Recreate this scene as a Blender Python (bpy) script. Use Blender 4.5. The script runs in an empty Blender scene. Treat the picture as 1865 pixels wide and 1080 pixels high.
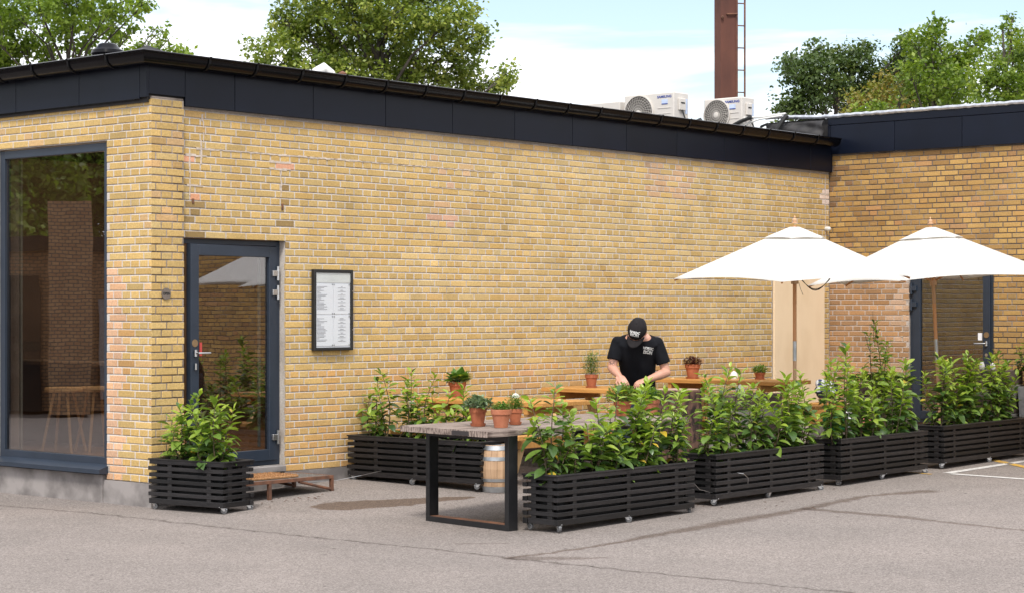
import bpy, bmesh, math, random
import numpy as np
from mathutils import Vector, Matrix, Quaternion
from mathutils.bvhtree import BVHTree
R = math.radians; PI = math.pi
random.seed(7)
S = bpy.context.scene; COL = S.collection
# ------------------------------------------------------------------ camera
AZ = R(40.66); FW = Vector((math.cos(AZ), math.sin(AZ), 0)); RT = Vector((math.sin(AZ), -math.cos(AZ), 0))
CAMP = Vector((-10.76, -13.41, 1.70))
cd = bpy.data.cameras.new('camera'); cam = bpy.data.objects.new('camera', cd); COL.objects.link(cam)
cam.location = CAMP; cam.rotation_euler = (PI/2, 0, AZ - PI/2)
cd.sensor_width = 36; cd.lens = 68.49; cd.shift_y = 26/1865; cd.clip_start = .1; cd.clip_end = 900
S.camera = cam
# ------------------------------------------------------------------ light
SUN_EL = 52; sun_to = Vector((-.80, -.60, 0)).normalized()
w = bpy.data.worlds.new('World'); S.world = w; w.use_nodes = True
nt = w.node_tree; nt.nodes.clear()
def N(t, typ, **k):
    n = t.nodes.new(typ)
    for a, b in k.items(): setattr(n, a, b)
    return n
out = N(nt, 'ShaderNodeOutputWorld'); bg = N(nt, 'ShaderNodeBackground'); sky = N(nt, 'ShaderNodeTexSky', sky_type='NISHITA')
sky.sun_disc = False; sky.sun_elevation = R(SUN_EL); sky.sun_rotation = math.atan2(sun_to.x, sun_to.y)
sky.air_density = 1.0; sky.dust_density = .6; sky.ozone_density = 1.0
tc = N(nt, 'ShaderNodeTexCoord'); sp = N(nt, 'ShaderNodeSeparateXYZ'); nt.links.new(tc.outputs['Generated'], sp.inputs[0])
def M(t, op, a, b=None, c=None):
    n = N(t, 'ShaderNodeMath', operation=op)
    for i, v in enumerate((a, b, c)):
        if v is None: continue
        if isinstance(v, (int, float)): n.inputs[i].default_value = v
        else: t.links.new(v, n.inputs[i])
    return n.outputs[0]
zz = M(nt, 'ADD', M(nt, 'MAXIMUM', sp.outputs[2], 0.0), .06)
cx_ = M(nt, 'DIVIDE', sp.outputs[0], zz); cy_ = M(nt, 'DIVIDE', sp.outputs[1], zz)
cb = N(nt, 'ShaderNodeCombineXYZ'); nt.links.new(cx_, cb.inputs[0]); nt.links.new(cy_, cb.inputs[1]); cb.inputs[2].default_value = 3.3
nz = N(nt, 'ShaderNodeTexNoise'); nz.inputs['Scale'].default_value = .55; nz.inputs['Detail'].default_value = 7; nz.inputs['Roughness'].default_value = .52
nz.inputs['Distortion'].default_value = .3
nt.links.new(cb.outputs[0], nz.inputs['Vector'])
cr = N(nt, 'ShaderNodeValToRGB'); cr.color_ramp.elements[0].position = .36; cr.color_ramp.elements[1].position = .49
cr.color_ramp.elements[0].color = (.12, .12, .12, 1)
nt.links.new(nz.outputs[0], cr.inputs[0])
mx = N(nt, 'ShaderNodeMix', data_type='RGBA'); nt.links.new(cr.outputs[0], mx.inputs[0])
sk2 = N(nt, 'ShaderNodeMix', data_type='RGBA', blend_type='MULTIPLY'); sk2.inputs[0].default_value = 1; nt.links.new(sky.outputs[0], sk2.inputs[6]); sk2.inputs[7].default_value = (1.0, 1.0, 1.0, 1)
nt.links.new(sk2.outputs[2], mx.inputs[6]); mx.inputs[7].default_value = (9.2, 9.3, 9.7, 1)
nt.links.new(mx.outputs[2], bg.inputs[0]); bg.inputs[1].default_value = .112
nt.links.new(bg.outputs[0], out.inputs[0])
sd = bpy.data.lights.new('sun', 'SUN'); sd.energy = 2.25; sd.angle = R(12); sd.color = (1, .955, .88)
so = bpy.data.objects.new('sun', sd); COL.objects.link(so)
sdir = Vector((sun_to.x*math.cos(R(SUN_EL)), sun_to.y*math.cos(R(SUN_EL)), math.sin(R(SUN_EL))))
so.rotation_euler = sdir.to_track_quat('Z', 'Y').to_euler(); so.location = (-20, -20, 30)
S.view_settings.view_transform = 'Standard'; S.view_settings.look = 'None'; S.view_settings.exposure = .62; S.view_settings.gamma = 1
S.view_settings.use_curve_mapping = False
S.render.engine = 'CYCLES'; S.cycles.max_bounces = 8; S.cycles.transparent_max_bounces = 12
S.cycles.caustics_reflective = False; S.cycles.caustics_refractive = False

# ------------------------------------------------------------------ helpers
def ss(t): t = max(0., min(1., t)); return t*t*(3-2*t)
def G(X, Y):                                    # height of the paved yard
    base = .011*max(0., X); ww = .04*max(0., min(2.4, X)) + .02*max(0., X-2.4)
    k = ss((Y+3.2)/3.2); z = base*(1-k) + ww*k
    if X < 0: z -= .018*max(0., min(Y, 6))
    return z
class MB:
    def __init__(s): s.v = []; s.f = []; s.m = []; s.c = []
    def add(s, vs, fs, mat=0, col=None):
        o = len(s.v); s.v += [tuple(v) for v in vs]; s.f += [tuple(i+o for i in f) for f in fs]
        s.m += [mat]*len(fs); s.c += [col or (1, 1, 1)]*len(fs); return s
    def box(s, c, d, mat=0, mtx=None, jit=0, bev=0, col=None):
        hx, hy, hz = d[0]/2, d[1]/2, d[2]/2
        if bev:
            b = min(bev, hx*.45, hy*.45, hz*.45); vs = []
            for sx in (-1, 1):
                for sy in (-1, 1):
                    for sz in (-1, 1):
                        vs += [(sx*hx, sy*(hy-b), sz*(hz-b)), (sx*(hx-b), sy*hy, sz*(hz-b)), (sx*(hx-b), sy*(hy-b), sz*hz)]
            i = lambda x, y, z, a: ((x*2+y)*2+z)*3+a
            fs = [[i(x, 0, 0, 0), i(x, 1, 0, 0), i(x, 1, 1, 0), i(x, 0, 1, 0)] for x in (0, 1)]
            fs += [[i(0, y, 0, 1), i(1, y, 0, 1), i(1, y, 1, 1), i(0, y, 1, 1)] for y in (0, 1)]
            fs += [[i(0, 0, z, 2), i(1, 0, z, 2), i(1, 1, z, 2), i(0, 1, z, 2)] for z in (0, 1)]
            for a in (0, 1):
                for b_ in (0, 1):
                    fs += [[i(a, b_, 0, 0), i(a, b_, 1, 0), i(a, b_, 1, 1), i(a, b_, 0, 1)],
                           [i(a, 0, b_, 0), i(a, 1, b_, 0), i(a, 1, b_, 2), i(a, 0, b_, 2)],
                           [i(0, a, b_, 1), i(1, a, b_, 1), i(1, a, b_, 2), i(0, a, b_, 2)]]
            for x in (0, 1):
                for y in (0, 1):
                    for z in (0, 1): fs.append([i(x, y, z, 0), i(x, y, z, 1), i(x, y, z, 2)])
        else:
            vs = [(x*hx, y*hy, z*hz) for x in (-1, 1) for y in (-1, 1) for z in (-1, 1)]
            fs = [(0, 1, 3, 2), (4, 6, 7, 5), (0, 4, 5, 1), (2, 3, 7, 6), (0, 2, 6, 4), (1, 5, 7, 3)]
        vs = [Vector(v) for v in vs]
        if jit: vs = [v+Vector([random.uniform(-jit, jit) for _ in range(3)]) for v in vs]
        if mtx is not None: vs = [mtx @ v for v in vs]
        c = Vector(c); return s.add([v+c for v in vs], fs, mat, col)
    def bb(s, lo, hi, **k):
        return s.box([(a+b)/2 for a, b in zip(lo, hi)], [b-a for a, b in zip(lo, hi)], **k)
    def tube(s, pts, r, seg=8, mat=0, cap=True, col=None, flat=1.0):
        pts = [Vector(p) for p in pts]; n = len(pts); rs = r if isinstance(r, (list, tuple)) else [r]*n
        vs = []; up = None
        for i, p in enumerate(pts):
            t = (pts[min(i+1, n-1)]-pts[max(i-1, 0)]).normalized()
            if up is None: up = Vector((0, 0, 1)) if abs(t.z) < .9 else Vector((1, 0, 0))
            a = t.cross(up).normalized(); b = a.cross(t).normalized(); up = b
            for k in range(seg):
                th = 2*PI*k/seg; vs.append(p + a*math.cos(th)*rs[i] + b*math.sin(th)*rs[i]*flat)
        fs = [(i*seg+k, i*seg+(k+1) % seg, (i+1)*seg+(k+1) % seg, (i+1)*seg+k) for i in range(n-1) for k in range(seg)]
        if cap: fs += [tuple(range(seg))[::-1], tuple((n-1)*seg+k for k in range(seg))]
        return s.add(vs, fs, mat, col)
    def lathe(s, prof, seg=20, c=(0, 0, 0), mat=0, mtx=None, col=None, cap=True):
        vs = []
        for (r, z) in prof:
            for k in range(seg):
                th = 2*PI*k/seg; v = Vector((r*math.cos(th), r*math.sin(th), z))
                if mtx is not None: v = mtx @ v
                vs.append(v+Vector(c))
        n = len(prof)
        fs = [(i*seg+k, i*seg+(k+1) % seg, (i+1)*seg+(k+1) % seg, (i+1)*seg+k) for i in range(n-1) for k in range(seg)]
        if cap and prof[0][0] > 0: fs.append(tuple(range(seg))[::-1])
        if cap and prof[-1][0] > 0: fs.append(tuple((n-1)*seg+k for k in range(seg)))
        return s.add(vs, fs, mat, col)
    def loft(s, secs, seg=20, mat=0):           # (centre, u, v) ellipses
        vs = []
        for (c, u, v) in secs:
            for k in range(seg):
                th = 2*PI*k/seg; vs.append(Vector(c)+Vector(u)*math.cos(th)+Vector(v)*math.sin(th))
        n = len(secs)
        fs = [(i*seg+k, i*seg+(k+1) % seg, (i+1)*seg+(k+1) % seg, (i+1)*seg+k) for i in range(n-1) for k in range(seg)]
        fs += [tuple(range(seg))[::-1], tuple((n-1)*seg+k for k in range(seg))]
        return s.add(vs, fs, mat)
    def mesh(s, name, mats, smooth=False, cols=False, autos=None):
        me = bpy.data.meshes.new(name); me.from_pydata(s.v, [], s.f)
        for m in (mats if isinstance(mats, (list, tuple)) else [mats]): me.materials.append(m)
        if any(s.m): me.polygons.foreach_set('material_index', s.m)
        if cols:
            a = me.color_attributes.new('Col', 'FLOAT_COLOR', 'CORNER'); arr = []
            for f, c in zip(s.f, s.c): arr += [c[0], c[1], c[2], 1.]*len(f)
            a.data.foreach_set('color', arr)
        bm = bmesh.new(); bm.from_mesh(me); bmesh.ops.recalc_face_normals(bm, faces=bm.faces); bm.to_mesh(me); bm.free()
        if smooth:
            me.polygons.foreach_set('use_smooth', [True]*len(me.polygons))
            if autos:
                me.set_sharp_from_angle(angle=R(autos))
        me.update(); return me
    def build(s, name, mats, parent=None, smooth=False, cols=False, autos=35, loc=None, kind=None):
        return link(name, s.mesh(name, mats, smooth, cols, autos), parent, loc, kind)
def link(name, me, parent=None, loc=None, kind=None):
    o = bpy.data.objects.new(name, me); COL.objects.link(o)
    if parent: o.parent = parent
    if loc is not None: o.location = loc
    if kind: o['kind'] = kind
    return o
def tag(o, label, cat, group=None):
    o['label'] = label; o['category'] = cat
    if group: o['group'] = group
    return o
def thing(name, label, cat, loc=(0, 0, 0), rz=0, group=None):
    o = bpy.data.objects.new(name, None); COL.objects.link(o); o.location = loc; o.rotation_euler = (0, 0, rz)
    o.empty_display_size = .1
    return tag(o, label, cat, group)
def copy_tree(o, parent=None, **props):
    c = o.copy(); COL.objects.link(c)
    if parent: c.parent = parent
    for ch in list(o.children): copy_tree(ch, c)
    return c
# ------------------------------------------------------------------ materials
def newmat(name):
    m = bpy.data.materials.new(name); m.use_nodes = True; return m, m.node_tree, m.node_tree.nodes['Principled BSDF']
def noise(t, scale, detail=3, rough=.55, coord='Object', stretch=None):
    c = N(t, 'ShaderNodeTexCoord'); mp = N(t, 'ShaderNodeMapping'); t.links.new(c.outputs[coord], mp.inputs[0])
    if stretch: mp.inputs['Scale'].default_value = stretch
    n = N(t, 'ShaderNodeTexNoise'); n.inputs['Scale'].default_value = scale; n.inputs['Detail'].default_value = detail; n.inputs['Roughness'].default_value = rough
    t.links.new(mp.outputs[0], n.inputs['Vector']); return n.outputs[0]
def ramp(t, src, stops):
    r = N(t, 'ShaderNodeValToRGB'); e = r.color_ramp.elements
    while len(e) < len(stops): e.new(.5)
    for k, (p, c) in enumerate(stops):
        e[k].position = p; e[k].color = (c[0], c[1], c[2], 1) if isinstance(c, (tuple, list)) else (c, c, c, 1)
    t.links.new(src, r.inputs[0]); return r.outputs[0]
def mixc(t, fac, a, b, mode='MIX'):
    m = N(t, 'ShaderNodeMix', data_type='RGBA', blend_type=mode)
    for i, v in ((0, fac), (6, a), (7, b)):
        if isinstance(v, (int, float)): m.inputs[i].default_value = v if i == 0 else (v, v, v, 1)
        elif isinstance(v, tuple): m.inputs[i].default_value = (*v, 1)
        else: t.links.new(v, m.inputs[i])
    return m.outputs[2]
def bump(t, p, src, strength, dist=.002):
    b = N(t, 'ShaderNodeBump'); b.inputs['Strength'].default_value = strength; b.inputs['Distance'].default_value = dist
    t.links.new(src, b.inputs['Height']); t.links.new(b.outputs[0], p.inputs['Normal'])
def pm(name, c1, c2=None, rough=.6, metal=0, scale=20, stretch=None, bmp=0, spec=.5, detail=4, lo=.35, hi=.65, rnd=0, coat=0):
    m, t, p = newmat(name); c2 = c2 or tuple(x*.8 for x in c1)
    n = noise(t, scale, detail, stretch=stretch); col = ramp(t, n, [(lo, c2), (hi, c1)])
    if rnd:
        oi = N(t, 'ShaderNodeObjectInfo'); rr = ramp(t, oi.outputs['Random'], [(0, 1-rnd), (1, 1+rnd)]); col = mixc(t, 1., col, rr, 'MULTIPLY')
    t.links.new(col, p.inputs['Base Color']); p.inputs['Roughness'].default_value = rough; p.inputs['Metallic'].default_value = metal
    p.inputs['Specular IOR Level'].default_value = spec
    if coat: p.inputs['Coat Weight'].default_value = coat
    if bmp: bump(t, p, n, bmp)
    return m
# brick: own fired colour per brick in 'Col'
m, t, p = newmat('brick'); MAT_BRICK = m
at_ = N(t, 'ShaderNodeAttribute', attribute_name='Col')
n1 = noise(t, 55, 4); n2 = noise(t, 1.6, 3)
c = mixc(t, 1., at_.outputs['Color'], ramp(t, n1, [(.3, .80), (.7, 1.14)]), 'MULTIPLY')
c = mixc(t, 1., c, ramp(t, n2, [(.3, .86), (.7, 1.08)]), 'MULTIPLY')
t.links.new(c, p.inputs['Base Color']); p.inputs['Roughness'].default_value = .88; p.inputs['Specular IOR Level'].default_value = .25
bump(t, p, n1, .35, .003)
def mortar(name, light, dark, th):
    m, t, p = newmat(name); n = noise(t, 2.2, 5); n2 = noise(t, 60, 3)
    c = ramp(t, n, [(th-.06, light), (th+.08, dark)]); c = mixc(t, 1., c, ramp(t, n2, [(.3, .82), (.7, 1.1)]), 'MULTIPLY')
    t.links.new(c, p.inputs['Base Color']); p.inputs['Roughness'].default_value = .95; bump(t, p, n2, .6, .004); return m
MORT = mortar('mortar_grey', (.56, .51, .465), (.42, .365, .32), .56)
MORT_D = mortar('mortar_dark', (.30, .25, .21), (.15, .12, .10), .45)
MORT_L = mortar('mortar_pink', (.50, .43, .38), (.36, .30, .26), .55)
MORT_P = mortar('mortar_pillar', (.40, .34, .29), (.17, .135, .11), .50)
CONC = pm('plinth_concrete', (.30, .275, .265), (.155, .14, .135), .9, scale=3.2, bmp=.6, detail=9, lo=.38, hi=.60)
FASC = pm('anthracite_sheet', (.0050, .0075, .0165), (.0042, .0062, .0135), .34, scale=2.5, spec=.20, rnd=.12)
FASC_L = FASC
GUT = pm('black_gutter', (.0045, .0048, .0065), (.0035, .0037, .005), .20, scale=6, spec=.17)
SEAL = pm('gutter_strap', (.004, .004, .005), None, .6, spec=.2)
FRAME = pm('blue_grey_frame', (.022, .033, .053), (.018, .028, .045), .42, scale=5)
RUBB = pm('black_rubber', (.012, .012, .012), None, .6)
STEEL = pm('brushed_steel', (.62, .62, .62), (.5, .5, .5), .32, 1, scale=8, stretch=(1, 1, 20))
GALV = pm('galvanised_steel', (.50, .52, .54), (.36, .38, .40), .45, .8, scale=14)
WHITE = pm('white_plastic', (.72, .72, .70), (.66, .66, .64), .45, scale=5)
PAPER = pm('paper', (.86, .86, .90), (.83, .83, .87), .8, scale=3)
INK = pm('ink', (.22, .22, .25), None, .8)
ACW = pm('ac_casing', (.62, .585, .54), (.57, .535, .50), .5, scale=3)
ACD = pm('ac_grille_dark', (.13, .118, .105), (.06, .055, .05), .7, scale=3)
BLUEP = pm('blue_print', (.03, .06, .30), None, .5)
LBLUE = pm('pale_blue_sticker', (.55, .65, .85), None, .5)
RUST = pm('rusted_steel', (.17, .062, .038), (.075, .028, .02), .85, scale=1.6, detail=8, bmp=.4, stretch=(1, 1, .35))
RUST2 = pm('rusty_edge', (.20, .085, .045), (.09, .045, .03), .8, scale=12, detail=6, bmp=.3)
FABR = None
m, t, p = newmat('umbrella_cloth'); FABR = m
n = noise(t, 7, 4); t.links.new(ramp(t, n, [(.3, (.80, .79, .77)), (.7, (.86, .85, .83))]), p.inputs['Base Color']); p.inputs['Roughness'].default_value = .9
tr = N(t, 'ShaderNodeBsdfTranslucent'); tr.inputs[0].default_value = (.85, .83, .78, 1); ms = N(t, 'ShaderNodeMixShader'); ms.inputs[0].default_value = .4
t.links.new(p.outputs[0], ms.inputs[1]); t.links.new(tr.outputs[0], ms.inputs[2]); t.links.new(ms.outputs[0], t.nodes['Material Output'].inputs[0])
POLE = pm('varnished_pole_wood', (.62, .30, .13), (.50, .23, .09), .4, scale=9, stretch=(1, 1, .08))
POLE_P = pm('pale_turned_wood', (.55, .34, .20), (.46, .27, .15), .5, scale=9, stretch=(1, 1, .1))
SLAT = pm('black_stained_slat', (.0165, .0145, .0150), (.0075, .0070, .0078), .50, scale=9, stretch=(1, 6, 6), detail=6, bmp=.25, rnd=.55, spec=.40)
SLATY = pm('black_stained_slat_end', (.0165, .0145, .0150), (.0075, .0070, .0078), .50, scale=9, stretch=(6, 1, 6), detail=6, bmp=.25, rnd=.55, spec=.40)
LINER = pm('black_liner', (.008, .008, .009), None, .7)
SOIL = pm('soil', (.06, .04, .028), (.025, .018, .013), .95, scale=40, bmp=.8)
OLDWOOD = pm('weathered_plank', (.31, .245, .21), (.075, .052, .043), .88, scale=5, stretch=(.45, 14, 5), detail=10, bmp=1.0, lo=.38, hi=.58, rnd=.12)
OLDWOOD2 = pm('weathered_sleeper', (.16, .12, .10), (.055, .036, .030), .9, scale=5, stretch=(.5, 6, 4), detail=8, bmp=.8, rnd=.15)
SLEEP_G = pm('grey_sleeper', (.30, .285, .265), (.16, .145, .13), .9, scale=5, stretch=(.5, 6, 4), detail=8, bmp=.6, rnd=.1)
BLKST = pm('black_steel', (.0095, .0095, .011), (.006, .006, .007), .42, scale=18, detail=6, bmp=.1)
OCHRE = pm('ochre_stained_pine', (.56, .29, .085), (.44, .21, .055), .55, scale=5, stretch=(7, .5, 7), detail=5, rnd=.08, bmp=.1)
PINE = pm('raw_pine', (.70, .49, .26), (.58, .37, .17), .6, scale=5, stretch=(4, 4, .5), detail=4, rnd=.05)
OAK = pm('barrel_oak', (.55, .365, .225), (.42, .26, .15), .6, scale=5, stretch=(5, 5, .4), detail=5, rnd=.1)
TERRA = pm('terracotta', (.42, .135, .062), (.33, .10, .045), .85, scale=12, detail=5, rnd=.12)
TERRA2 = pm('chalky_terracotta', (.44, .17, .095), (.36, .12, .06), .85, scale=9, detail=5)
BARK = pm('bark', (.13, .07, .048), (.018, .010, .009), .95, scale=22, stretch=(1, 1, .5), detail=8, bmp=1.0, lo=.4, hi=.6)
CUT = pm('cut_wood', (.55, .40, .32), (.38, .25, .19), .8, scale=10, detail=6)
BARKT = pm('tree_bark', (.10, .085, .07), (.05, .04, .034), .95, scale=5, bmp=.6)
PANEL = pm('cream_board', (.80, .63, .43), (.72, .55, .36), .7, scale=3.0, detail=9, stretch=(1, 1, .5), lo=.25, hi=.55)
COIR = pm('coir', (.44, .235, .105), (.26, .13, .055), .95, scale=70, bmp=1.0)
SKIN = pm('skin', (.56, .30, .215), (.50, .255, .18), .5, scale=9)
SHIRT = pm('black_cotton', (.0065, .007, .010), (.0045, .005, .0075), .9, scale=9, spec=.2, bmp=.2)
CAPM = pm('faded_black_cap', (.014, .012, .013), (.010, .008, .009), .85, scale=30, spec=.25)
JEANS = pm('dark_jeans', (.018, .028, .055), (.012, .018, .036), .85, scale=30)
HAIR = pm('hair', (.05, .03, .02), None, .7)
TATT = pm('tattoo_ink', (.06, .045, .05), None, .7)
WPRINT = pm('white_print', (.75, .75, .75), None, .8)
GREY_STEM = pm('stem', (.11, .075, .04), (.07, .06, .03), .8)
MEMB = pm('roof_membrane', (.030, .028, .030), (.018, .017, .018), .7, scale=7, bmp=.5)
SILV = pm('silver_wrap', (.62, .64, .68), (.40, .42, .47), .35, .55, scale=14, detail=5, bmp=.5)
INTF = pm('interior_floor', (.40, .25, .16), (.30, .17, .10), .35, scale=4, stretch=(1, 8, 1))
INTW = pm('interior_wall', (.20, .15, .12), (.15, .11, .085), .9, scale=3)
def leafmat(name, a, b, c, trans=.22):
    m, t, p = newmat(name); oi = N(t, 'ShaderNodeObjectInfo'); col = ramp(t, oi.outputs['Random'], [(0, a), (.5, b), (1, c)])
    n = noise(t, 60, 3); col = mixc(t, 1., col, ramp(t, n, [(.3, .85), (.7, 1.12)]), 'MULTIPLY')
    t.links.new(col, p.inputs['Base Color']); p.inputs['Roughness'].default_value = .34; p.inputs['Specular IOR Level'].default_value = .55
    tr = N(t, 'ShaderNodeBsdfTranslucent'); t.links.new(mixc(t, 1., col, (1.3, 1.5, .5), 'MULTIPLY'), tr.inputs[0]); ms = N(t, 'ShaderNodeMixShader'); ms.inputs[0].default_value = trans
    t.links.new(p.outputs[0], ms.inputs[1]); t.links.new(tr.outputs[0], ms.inputs[2]); t.links.new(ms.outputs[0], t.nodes['Material Output'].inputs[0]); return m
LF_Y = leafmat('young_leaf', (.26, .36, .045), (.34, .43, .06), (.20, .30, .045), .3)
LF_M = leafmat('laurel_leaf', (.135, .215, .034), (.19, .28, .042), (.10, .18, .034))
LF_D = leafmat('old_leaf', (.055, .11, .028), (.085, .15, .034), (.038, .085, .026))
LF_O = leafmat('yellow_leaf', (.55, .36, .03), (.45, .35, .05), (.35, .30, .05))
def foliage_mat(name, stops, trans=.3, rough=.5):   # per-leaf shade in Col.r
    m, t, p = newmat(name); a = N(t, 'ShaderNodeAttribute', attribute_name='Col'); s3 = N(t, 'ShaderNodeSeparateColor'); t.links.new(a.outputs['Color'], s3.inputs[0])
    col = ramp(t, s3.outputs[0], stops); t.links.new(col, p.inputs['Base Color']); p.inputs['Roughness'].default_value = rough
    tr = N(t, 'ShaderNodeBsdfTranslucent'); t.links.new(mixc(t, 1., col, (1.25, 1.4, .55), 'MULTIPLY'), tr.inputs[0]); ms = N(t, 'ShaderNodeMixShader'); ms.inputs[0].default_value = trans
    t.links.new(p.outputs[0], ms.inputs[1]); t.links.new(tr.outputs[0], ms.inputs[2]); t.links.new(ms.outputs[0], t.nodes['Material Output'].inputs[0]); return m
FO_LIN = foliage_mat('linden_foliage', [(0, (.05, .08, .014)), (.4, (.135, .195, .024)), (.7, (.27, .32, .05)), (1, (.46, .46, .13))])
FO_LEFT = foliage_mat('beech_foliage', [(0, (.07, .125, .018)), (.5, (.17, .25, .028)), (1, (.33, .41, .06))], .4)
FO_DARK = foliage_mat('maple_foliage', [(0, (.025, .05, .014)), (.6, (.07, .115, .024)), (1, (.16, .20, .045))], .25)
FO_LIGHT = foliage_mat('ash_foliage', [(0, (.055, .11, .016)), (.5, (.15, .225, .026)), (1, (.30, .36, .05))], .4)
FO_TURN = foliage_mat('turning_foliage', [(0, (.06, .10, .02)), (.5, (.20, .21, .03)), (1, (.32, .17, .04))], .3)
FO_GREY = foliage_mat('sage_foliage', [(0, (.08, .13, .07)), (.6, (.20, .27, .16)), (1, (.33, .40, .25))], .2)
FO_HERB = foliage_mat('herb_foliage', [(0, (.04, .10, .018)), (.5, (.11, .22, .03)), (1, (.30, .38, .07))], .3)
FO_RED = foliage_mat('dark_red_foliage', [(0, (.035, .010, .010)), (.7, (.10, .018, .018)), (1, (.35, .20, .05))], .2)
def glassmat(name, tint, base, mul):
    m, t, p = newmat(name); t.nodes.remove(p)
    tr = N(t, 'ShaderNodeBsdfTransparent'); tr.inputs[0].default_value = (*tint, 1); gl = N(t, 'ShaderNodeBsdfGlossy'); gl.inputs['Roughness'].default_value = 0.0; gl.inputs[0].default_value = (.93, .93, .97, 1)
    fr = N(t, 'ShaderNodeLayerWeight'); fr.inputs[0].default_value = .5; fac = M(t, 'ADD', M(t, 'MULTIPLY', M(t, 'POWER', fr.outputs['Facing'], 4.), mul), base); fac = M(t, 'MINIMUM', fac, 1.)
    n = noise(t, 1.1, 2); b = N(t, 'ShaderNodeBump'); b.inputs['Strength'].default_value = .05; b.inputs['Distance'].default_value = .02; t.links.new(n, b.inputs['Height']); t.links.new(b.outputs[0], gl.inputs['Normal'])
    ms = N(t, 'ShaderNodeMixShader'); t.links.new(fac, ms.inputs[0]); t.links.new(tr.outputs[0], ms.inputs[1]); t.links.new(gl.outputs[0], ms.inputs[2]); t.links.new(ms.outputs[0], t.nodes['Material Output'].inputs[0]); return m
GLASS = glassmat('window_glass', (.62, .61, .60), .165, .9)
CLEAR = glassmat('clear_glass', (.96, .97, .97), .012, .8)

# ------------------------------------------------------------------ ground
def seg_mask(t, X, Y, a, b, w0, w1):            # soft strip from a to b
    ax, ay = a; dx, dy = b[0]-ax, b[1]-ay; L2 = dx*dx+dy*dy
    px = M(t, 'SUBTRACT', X, ax); py = M(t, 'SUBTRACT', Y, ay)
    h = M(t, 'DIVIDE', M(t, 'ADD', M(t, 'MULTIPLY', px, dx), M(t, 'MULTIPLY', py, dy)), L2)
    h = M(t, 'MINIMUM', M(t, 'MAXIMUM', h, 0.), 1.)
    ex = M(t, 'SUBTRACT', px, M(t, 'MULTIPLY', h, dx)); ey = M(t, 'SUBTRACT', py, M(t, 'MULTIPLY', h, dy))
    d = M(t, 'SQRT', M(t, 'ADD', M(t, 'MULTIPLY', ex, ex), M(t, 'MULTIPLY', ey, ey)))
    wd = M(t, 'ADD', M(t, 'MULTIPLY', h, w1-w0), w0)
    return M(t, 'SUBTRACT', 1., M(t, 'DIVIDE', d, wd))      # >0 inside
m, t, p = newmat('asphalt'); ASPH = m
geo = N(t, 'ShaderNodeNewGeometry'); sx = N(t, 'ShaderNodeSeparateXYZ'); t.links.new(geo.outputs['Position'], sx.inputs[0])
dn = noise(t, 5, 6, .65); dn2 = noise(t, 1.3, 4)
Xd = M(t, 'ADD', sx.outputs[0], M(t, 'MULTIPLY', M(t, 'SUBTRACT', dn, .5), .22)); dnb = noise(t, 6.3, 6, .65, stretch=(1.1, .9, 1))
Yd = M(t, 'ADD', sx.outputs[1], M(t, 'MULTIPLY', M(t, 'SUBTRACT', dnb, .5), .22))
fine = noise(t, 95, 3, .7); mid = noise(t, 30, 2)
vor = N(t, 'ShaderNodeTexVoronoi'); vor.inputs['Scale'].default_value = 75; tcc = N(t, 'ShaderNodeTexCoord'); t.links.new(tcc.outputs['Object'], vor.inputs[0])
col = ramp(t, fine, [(.32, (.066, .059, .055)), (.5, (.212, .192, .181)), (.68, (.42, .388, .370))])
col = mixc(t, .45, col, ramp(t, vor.outputs['Color'], [(.2, (.15, .13, .12)), (.55, (.27, .235, .225)), (.9, (.42, .38, .36))]))
col = mixc(t, 1., col, ramp(t, dn2, [(.3, (.95, .93, .92)), (.7, (1.08, 1.05, 1.04))]), 'MULTIPLY')
col = mixc(t, 1., col, ramp(t, noise(t, .35, 5, .6), [(.35, (.86, .86, .85)), (.65, (1.0, .99, .97))]), 'MULTIPLY')
vd = N(t, 'ShaderNodeTexVoronoi'); vd.inputs['Scale'].default_value = 3.1; t.links.new(tcc.outputs['Object'], vd.inputs[0])
col = mixc(t, ramp(t, vd.outputs['Distance'], [(.035, 1), (.06, 0)]), col, (.06, .05, .045))
def stain(col, masks, edge, tint):
    mm = masks[0]
    for k in masks[1:]: mm = M(t, 'MAXIMUM', mm, k)
    f = M(t, 'MINIMUM', M(t, 'MAXIMUM', M(t, 'DIVIDE', mm, edge), 0.), 1.)
    return mixc(t, f, col, mixc(t, 1., col, tint, 'MULTIPLY'))
P = [(-.62, 1.6), (-.63, -2.3), (-.57, -4.0), (-.60, -4.66), (-.57, -5.9), (-.5, -7.6)]
col = stain(col, [seg_mask(t, Xd, Yd, P[i], P[i+1], .035, .035) for i in range(5)], .8, (.52, .50, .49))
P = [(-.6, -4.66), (.3, -4.70), (1.2, -4.66), (2.0, -4.63), (3.25, -4.60), (4.5, -4.47), (5.2, -4.7)]
WW = [.05, .05, .09, .15, .10, .07, .16]
col = stain(col, [seg_mask(t, Xd, Yd, P[i], P[i+1], WW[i], WW[i+1]) for i in range(6)], .7, (.56, .50, .46))
P = [(3.29, -4.6), (3.25, -5.5), (3.08, -6.2), (2.95, -7.2)]
col = stain(col, [seg_mask(t, Xd, Yd, P[i], P[i+1], [.12, .10, .05, .03][i], [.10, .05, .03, .03][i]) for i in range(3)], .7, (.58, .53, .50))
col = stain(col, [seg_mask(t, Xd, Yd, (-.55, -4.75), (-.15, -5.15), .16, .05)], .6, (.66, .62, .60))
col = stain(col, [seg_mask(t, Xd, Yd, (-.22, -3.84), (.02, -4.08), .04, .04)], .7, (.66, .62, .60))
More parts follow.
